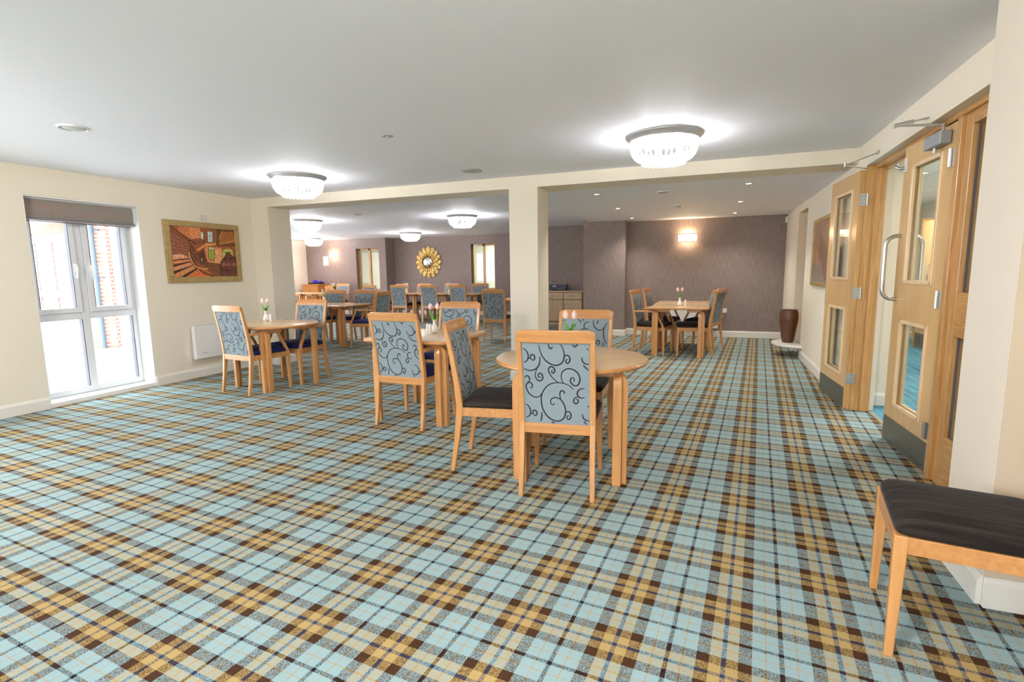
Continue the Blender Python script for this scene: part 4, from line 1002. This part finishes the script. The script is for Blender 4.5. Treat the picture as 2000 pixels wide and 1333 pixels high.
# ------------------------------------------------------------------ notice, sideboard, receiver, far cabinets
b = MB(); b.box(-12.19, 14.085, 1.61, -11.99, 14.1, 1.91); t = tag(b.build('notice_frame', M['paper'], bevel=.003), 'white framed paper notice left of the far wall light', 'notice')
b = MB()
for k in range(9): b.box(-12.165, 14.0838, 1.865-k*.026, -12.03-(.03 if k % 3 == 2 else 0), 14.085, 1.868-k*.026)
b.build('text_lines', M['grille'], t)
def sideboard():
    t = empty('sideboard', (-3.90, 12.89, 0), 0, label='pale oak two door sideboard behind the column', cat='sideboard'); W_, D, H_ = .98, .46, .845
    b = MB(); b.box(0, -D, .06, W_-.03, 0, H_-.03); b.build('carcass', M['oak_dark'], t, bevel=.002)
    b = MB(); b.box(.0, -D+.01, 0, W_-.035, 0, .059); b.build('plinth', M['oak'], t)
    b = MB(); b.box(W_-.03, -D, .0, W_, 0, H_-.03); b.build('end_panel', M['oak_dark'], t, bevel=.002)
    b = MB(); b.box(-.01, -D-.02, H_-.03, W_+.01, 0, H_); b.build('top', M['oak'], t, bevel=.004)
    for k in range(2):
        x0 = .01+k*.47; x1 = x0+.455
        b = MB(); b.box(x0, -D-.018, .635, x1, -D, .80); d = b.build('drawer', M['oak'], t, bevel=.003)
        b = MB(); c = (x0+x1)/2; b.tube([(c-.05, -D-.018, .72), (c-.045, -D-.04, .72), (c, -D-.045, .716), (c+.045, -D-.04, .72), (c+.05, -D-.018, .72)], .007, 8); b.build('drawer_handle', M['chrome'], d, smooth=50)
        b = MB(); b.box(x0, -D-.018, .09, x1, -D, .62); d = b.build('door', M['oak'], t, bevel=.003)
        b = MB(); hx = x1-.03 if k == 0 else x0+.03; b.tube([(hx, -D-.018, .565), (hx, -D-.04, .56), (hx, -D-.04, .50), (hx, -D-.018, .495)], .007, 8); b.build('door_handle', M['chrome'], d, smooth=50)
sideboard()
t = empty('stereo_receiver', (-3.63, 12.66, .8455), .12, label='black stereo receiver on top of the sideboard', cat='stereo')
b = MB(); b.box(-.20, -.15, .012, .22, .17, .145); b.build('casing', M['black'], t, bevel=.004)
b = MB(); b.box(-.20, -.158, .014, .22, -.15, .143); b.build('fascia', M['silver_dark'], t, bevel=.002)
for x, r in ((-.155, .022), (.15, .018)): b = MB(); b.lathe([(.001, 0), (r, 0), (r, .02), (.001, .02)], 18); b.xf(Matrix.Translation((x, -.158, .09)) @ Matrix.Rotation(pi/2, 4, 'X')); b.build('control_knob', M['black'], t, smooth=40)
b = MB(); b.box(-.11, -.1595, .095, -.03, -.158, .125); b.build('lit_display', mat('display', (.6, .65, .8), .2), t)
b = MB()
for k in range(6): b.box(.0+k*.018, -.160, .045, .010+k*.018, -.158, .055)
b.build('buttons', M['grey'], t)
b = MB()
for x in (-.16, .18):
    for y in (-.11, .13): b.lathe([(.001, 0), (.018, 0), (.018, .013), (.001, .013)], 12, c=(x, y, 0))
b.build('foot', M['black'], t)
# far left cabinets
t = empty('wooden_cabinet', (-12.28, 13.85, 0), 0, label='orange wood cabinet in the far left corner with a blue item on top', cat='cabinet')
b = MB(); b.box(-.44, -.22, 0, .22, .2, .97); b.build('body', M['orangewood'], t, bevel=.004)
b = MB(); b.box(-.46, -.24, .97, .24, .22, 1.0); b.build('top', M['orangewood'], t, bevel=.004)
for x in (-.42, -.10): b = MB(); b.box(x, -.24, .06, x+.30, -.22, .93); b.build('door', M['orangewood'], t, bevel=.003)
t = empty('wooden_cabinet', (-11.72, 13.92, 0), 0, label='low orange wood cabinet beside the taller one in the far left corner', cat='cabinet')
b = MB(); b.box(-.20, -.15, 0, .16, .13, .95); b.build('body', M['orangewood'], t, bevel=.004)
b = MB(); b.box(-.19, -.17, .06, .15, -.15, .92); b.build('door', M['orangewood'], t, bevel=.003)
b = MB(); b.box(-12.55, 13.72, 1.0005, -12.08, 13.98, 1.05); tag(b.build('black_tray', M['black'], bevel=.01), 'black flat box on the far left wooden cabinet', 'box')
b = MB(); b.box(-12.36, 13.74, 1.0515, -12.10, 13.90, 1.10); b.box(-12.40, 13.76, 1.08, -12.28, 13.86, 1.13); tag(b.build('blue_plastic_case', M['blue_item'], bevel=.012), 'bright blue case on the black box in the far left corner', 'case')

# ------------------------------------------------------------------ shelf and floor vase in the bay
t = empty('wall_shelf', (XR, 8.93, .165), 0, label='low white half round shelf on the right wall', cat='shelf')
pts = [(0, -.45)]+[(-.36*sin(pi*k/24), -.45*cos(pi*k/24)) for k in range(1, 24)]+[(0, .45)]
b = MB(); b.loft([[(x*g, y*g, z) for x, y in pts] for z, g in ((0, .97), (.006, 1), (.024, 1), (.03, .985))]); b.build('shelf_board', M['white'], t, smooth=40)
b = MB(); b.prism([(0, 0), (-.16, 0), (0, -.12)], 1, -.02, .02); b.build('bracket', M['white'], t)
b = MB(); b.lathe([(.001, 0), (.075, 0), (.082, .02), (.105, .18), (.128, .33), (.132, .40), (.126, .46), (.112, .492), (.116, .505), (.104, .505), (.095, .48), (.105, .40), (.05, .05)], 36, cap=False)
for k in range(26): b.lathe([(.0865+.0021*k-(max(0, k-17)**2)*.0008, .035+k*.0155), (.0895+.0021*k-(max(0, k-17)**2)*.0008, .040+k*.0155), (.0865+.0021*k-(max(0, k-17)**2)*.0008, .045+k*.0155)], 36, cap=False)
o = tag(b.build('ribbed_vase', M['brown_vase'], smooth=60), 'tall ribbed dark brown vase on the low white shelf', 'vase'); o.location = (1.115, 8.93, .1955)
# ------------------------------------------------------------------ double doors, frame and sidelight
ZT = 2.205
fr = empty('door_frame_1', (0, 0, 0), 0, label='ash double door frame with glazed sidelight in the right wall', kind='structure')
X0, X1 = 1.315, 1.44
b = MB(); b.box(1.2515, 5.600, 0, 1.405, 5.619, ZT+.03); b.box(1.328, 5.575, 0, 1.400, 5.5995, ZT); b.build('far_jamb', M['ash'], fr, bevel=.003)
b = MB(); b.box(X0, 2.83, ZT, X1, 5.618, 2.2365); b.box(X0+.068, 3.95, ZT-.016, X1-.02, 5.57, ZT); b.build('head_jamb', M['ash_y'], fr, bevel=.003)
b = MB(); b.box(X0, 3.865, 0, X1, 3.925, ZT); b.box(X0+.065, 3.925, 0, X1-.02, 3.945, ZT); b.build('mullion_post', M['ash'], fr, bevel=.003)
# sidelight
b = MB(); xs0, xs1 = X0+.022, X1-.02
b.box(xs0, 3.775, 0, xs1, 3.865, ZT); b.box(xs0, 2.83, 0, xs1, 3.0, ZT); b.build('sidelight_stile', M['ash'], fr, bevel=.003)
b = MB(); b.box(xs0, 3.0, ZT-.07, xs1, 3.775, ZT); b.box(xs0, 3.0, .93, xs1, 3.775, 1.19); b.box(xs0, 3.0, 0, xs1, 3.775, .31); b.build('sidelight_rail', M['ash_y'], fr, bevel=.003)
b = MB(); b.box(1.375, 3.0, 1.19, 1.382, 3.775, ZT-.07); b.box(1.375, 3.0, .31, 1.382, 3.775, .93); b.build('sidelight_glass', M['glass'], fr)
b = MB()
for z0, z1 in ((1.19, ZT-.07), (.31, .93)): b.box(1.365, 3.765, z0, 1.375, 3.7745, z1); b.box(1.365, 3.0, z0+.0005, 1.375, 3.765, z0+.006)
b.build('glazing_gasket', M['gasket'], fr)

def leaf(name, hinge, ang, label, flip, W_):
    """leaf lies along local +y from the hinge, its room face at local x = 0 (towards -x), thickness to +x"""
    t = empty(name, (hinge[0], hinge[1], .008), ang, label=label, kind='structure')
    H_, T = ZT-.014, .045
    wy0, wy1 = (.165, W_-.165); W1 = (1.215, 2.045); W2 = (.30, .945)
    b = MB(); b.box(0, 0, 0, T, wy0, H_); b.box(0, wy1, 0, T, W_, H_); b.box(0, wy0, 0, T, wy1, W2[0]); b.box(0, wy0, W2[1], T, wy1, W1[0]); b.box(0, wy0, W1[1], T, wy1, H_)
    b.build('door_leaf', M['maple'], t)
    b = MB(); b.box(.0005, -.001, 0, T-.0005, .006, H_); b.build('edge_lipping', M['ash'], t)
    for z0, z1 in (W1, W2):
        b = MB(); g = .022
        for xx in ((-.010, .012), (T-.012, T+.010)):
            b.box(xx[0], wy0-.004, z0-.004, xx[1], wy0+g, z1+.004); b.box(xx[0], wy1-g, z0-.004, xx[1], wy1+.004, z1+.004); b.box(xx[0], wy0, z0-.004, xx[1], wy1, z0+g); b.box(xx[0], wy0, z1-g, xx[1], wy1, z1+.004)
        b.build('glazing_bead', M['lip'], t, bevel=.003)
        b = MB(); b.box(T/2-.003, wy0+.004, z0+.004, T/2+.003, wy1-.004, z1-.004); b.build('glass_panel', M['glass'], t)
    b = MB(); b.box(-.0025, .03, .004, 0, W_-.01, .195)
    b.box(T, .03, .004, T+.0025, W_-.01, .195); b.build('kick_plate', M['kick'], t)
    b = MB()
    for y in (.06, .3, .55, .74):
        for z in (.02, .18): b.lathe([(.001, .001), (.004, .001), (.003, .003), (.001, .0035)], 8, c=(0, 0, 0)); b.xf(Matrix.Translation((-.0025, y, z)) @ Matrix.Rotation(-pi/2, 4, 'Y'), len(b.v)-32)
    b.build('kick_plate_screws', M['chrome'], t)
    # pull handle on the room face, and its twin behind
    for sgn, x0 in ((1, T),) if flip else ((-1, 0), (1, T)):
        dp_ = .028 if flip else .075
        b = MB(); y = W_-.045; za, zb = 1.09, 1.56; r = .075; pts = [(x0, y, za)]
        for k in range(7): a = pi/2*k/6; pts.append((x0+sgn*(.02+dp_*sin(a)), y, za+r*(1-cos(a))))
        for k in range(7): a = pi/2*k/6; pts.append((x0+sgn*(.02+dp_*cos(a)), y, zb-r+r*sin(a)))
        pts.append((x0, y, zb)); b.tube(pts, .0145, 12); b.build('pull_handle', M['steel'], t, smooth=60)
    return t, H_, T
# near (right) leaf, almost closed
tR, H_, T = leaf('door_1', (1.333, 3.95), radians(3.2), 'closed maple door leaf with two glass panels, nearest the pier', False, .775)
W_R = .775
for z in (.22, 1.07, 1.93):
    b = MB(); hy = .05; b.tube([(-.013, hy, z), (-.013, hy, z+.11)], .0105, 12); b.tube([(-.013, hy, z+.025), (-.013, hy, z+.028)], .0118, 12); b.tube([(-.013, hy, z+.082), (-.013, hy, z+.085)], .0118, 12); b.box(-.005, .012, z, 0, hy, z+.11); b.build('barrel_hinge', M['steel'], tR, smooth=40)
# closer on the leaf
b = MB(); b.box(-.065, .07, H_-.115, -.004, .30, H_-.035); cl = b.build('door_closer', M['grey'], tR, bevel=.006)
b = MB(); b.tube([(-.035, .11, H_-.035), (-.035, .11, H_+.012)], .011, 10); b.tube([(-.035, .20, H_-.115), (-.035, .20, H_-.145)], .012, 10); b.build('closer_spindle', M['chrome'], cl, smooth=40)
b = MB(); e = (-.235, .30, H_+.062); b.tube([(-.035, .11, H_+.005), e], .0075, 8); b.tube([e, (-.03, .215, H_+.085)], .0055, 8); b.tube([e, (-.14, .26, H_+.073)], .012, 8); b.tube([(e[0], e[1], e[2]-.014), (e[0], e[1], e[2]+.014)], .011, 10); b.box(-.045, .19, H_+.072, -.02, .24, H_+.098); b.build('closer_arm', M['steel'], cl, smooth=40)
# hold-open hook plate at the free top corner
b = MB(); b.box(-.004, W_R-.05, 2.02, 0, .772, 2.12); b.build('catch_plate', M['white'], tR, bevel=.002)
b = MB(); b.tube([(-.004, .75, 2.045), (-.03, .76, 2.045), (-.05, .78, 2.06), (-.05, .795, 2.085), (-.035, .80, 2.10)], .010, 8); b.build('catch_hook', M['chrome'], tR, smooth=50)
# far (left) leaf folded back against the wall
tL, H_, T = leaf('door_2', (1.205, 5.600), radians(4.2), 'open maple door leaf with two glass panels folded back against the right wall', True, .85)
for z in (.24, 1.04, 1.88):
    b = MB(); yy = -.005
    b.box(.004, -.004-.001, z, .060, -.0005-.001, z+.105); b.tube([(.064, -.010, z), (.064, -.010, z+.105)], .0075, 10); b.box(.068, -.004-.001, z, .125, -.001, z+.105)
    hg = b.build('butt_hinge', M['hinge'], tL, smooth=40)
    b = MB()
    for dx in (.018, .042, .086, .110):
        for dz in (.018, .052, .086): b.box(dx-.003, -.0062, z+dz-.003, dx+.003, -.005, z+dz+.003)
    b.build('screws', M['screw'], hg)
b = MB(); b.box(-.002, .84, .93, .05, .854, 1.47); b.build('edge_plate', M['grey'], tL)
b = MB(); b.box(.048, .02, H_-.11, .10, .25, H_-.03); cl = b.build('door_closer', M['grey'], tL, bevel=.006)
b = MB(); e = (-.16, -.12, H_+.03); b.tube([(.07, .04, H_-.03), (.07, .02, H_+.01), e], .006, 8); b.tube([e, (.02, -.34, H_+.085)], .0055, 8); b.tube([(e[0], e[1], e[2]-.012), (e[0], e[1], e[2]+.03)], .010, 10); b.box(.01, -.37, H_+.07, .05, -.32, H_+.10); b.build('closer_arm', M['steel'], cl, smooth=40)
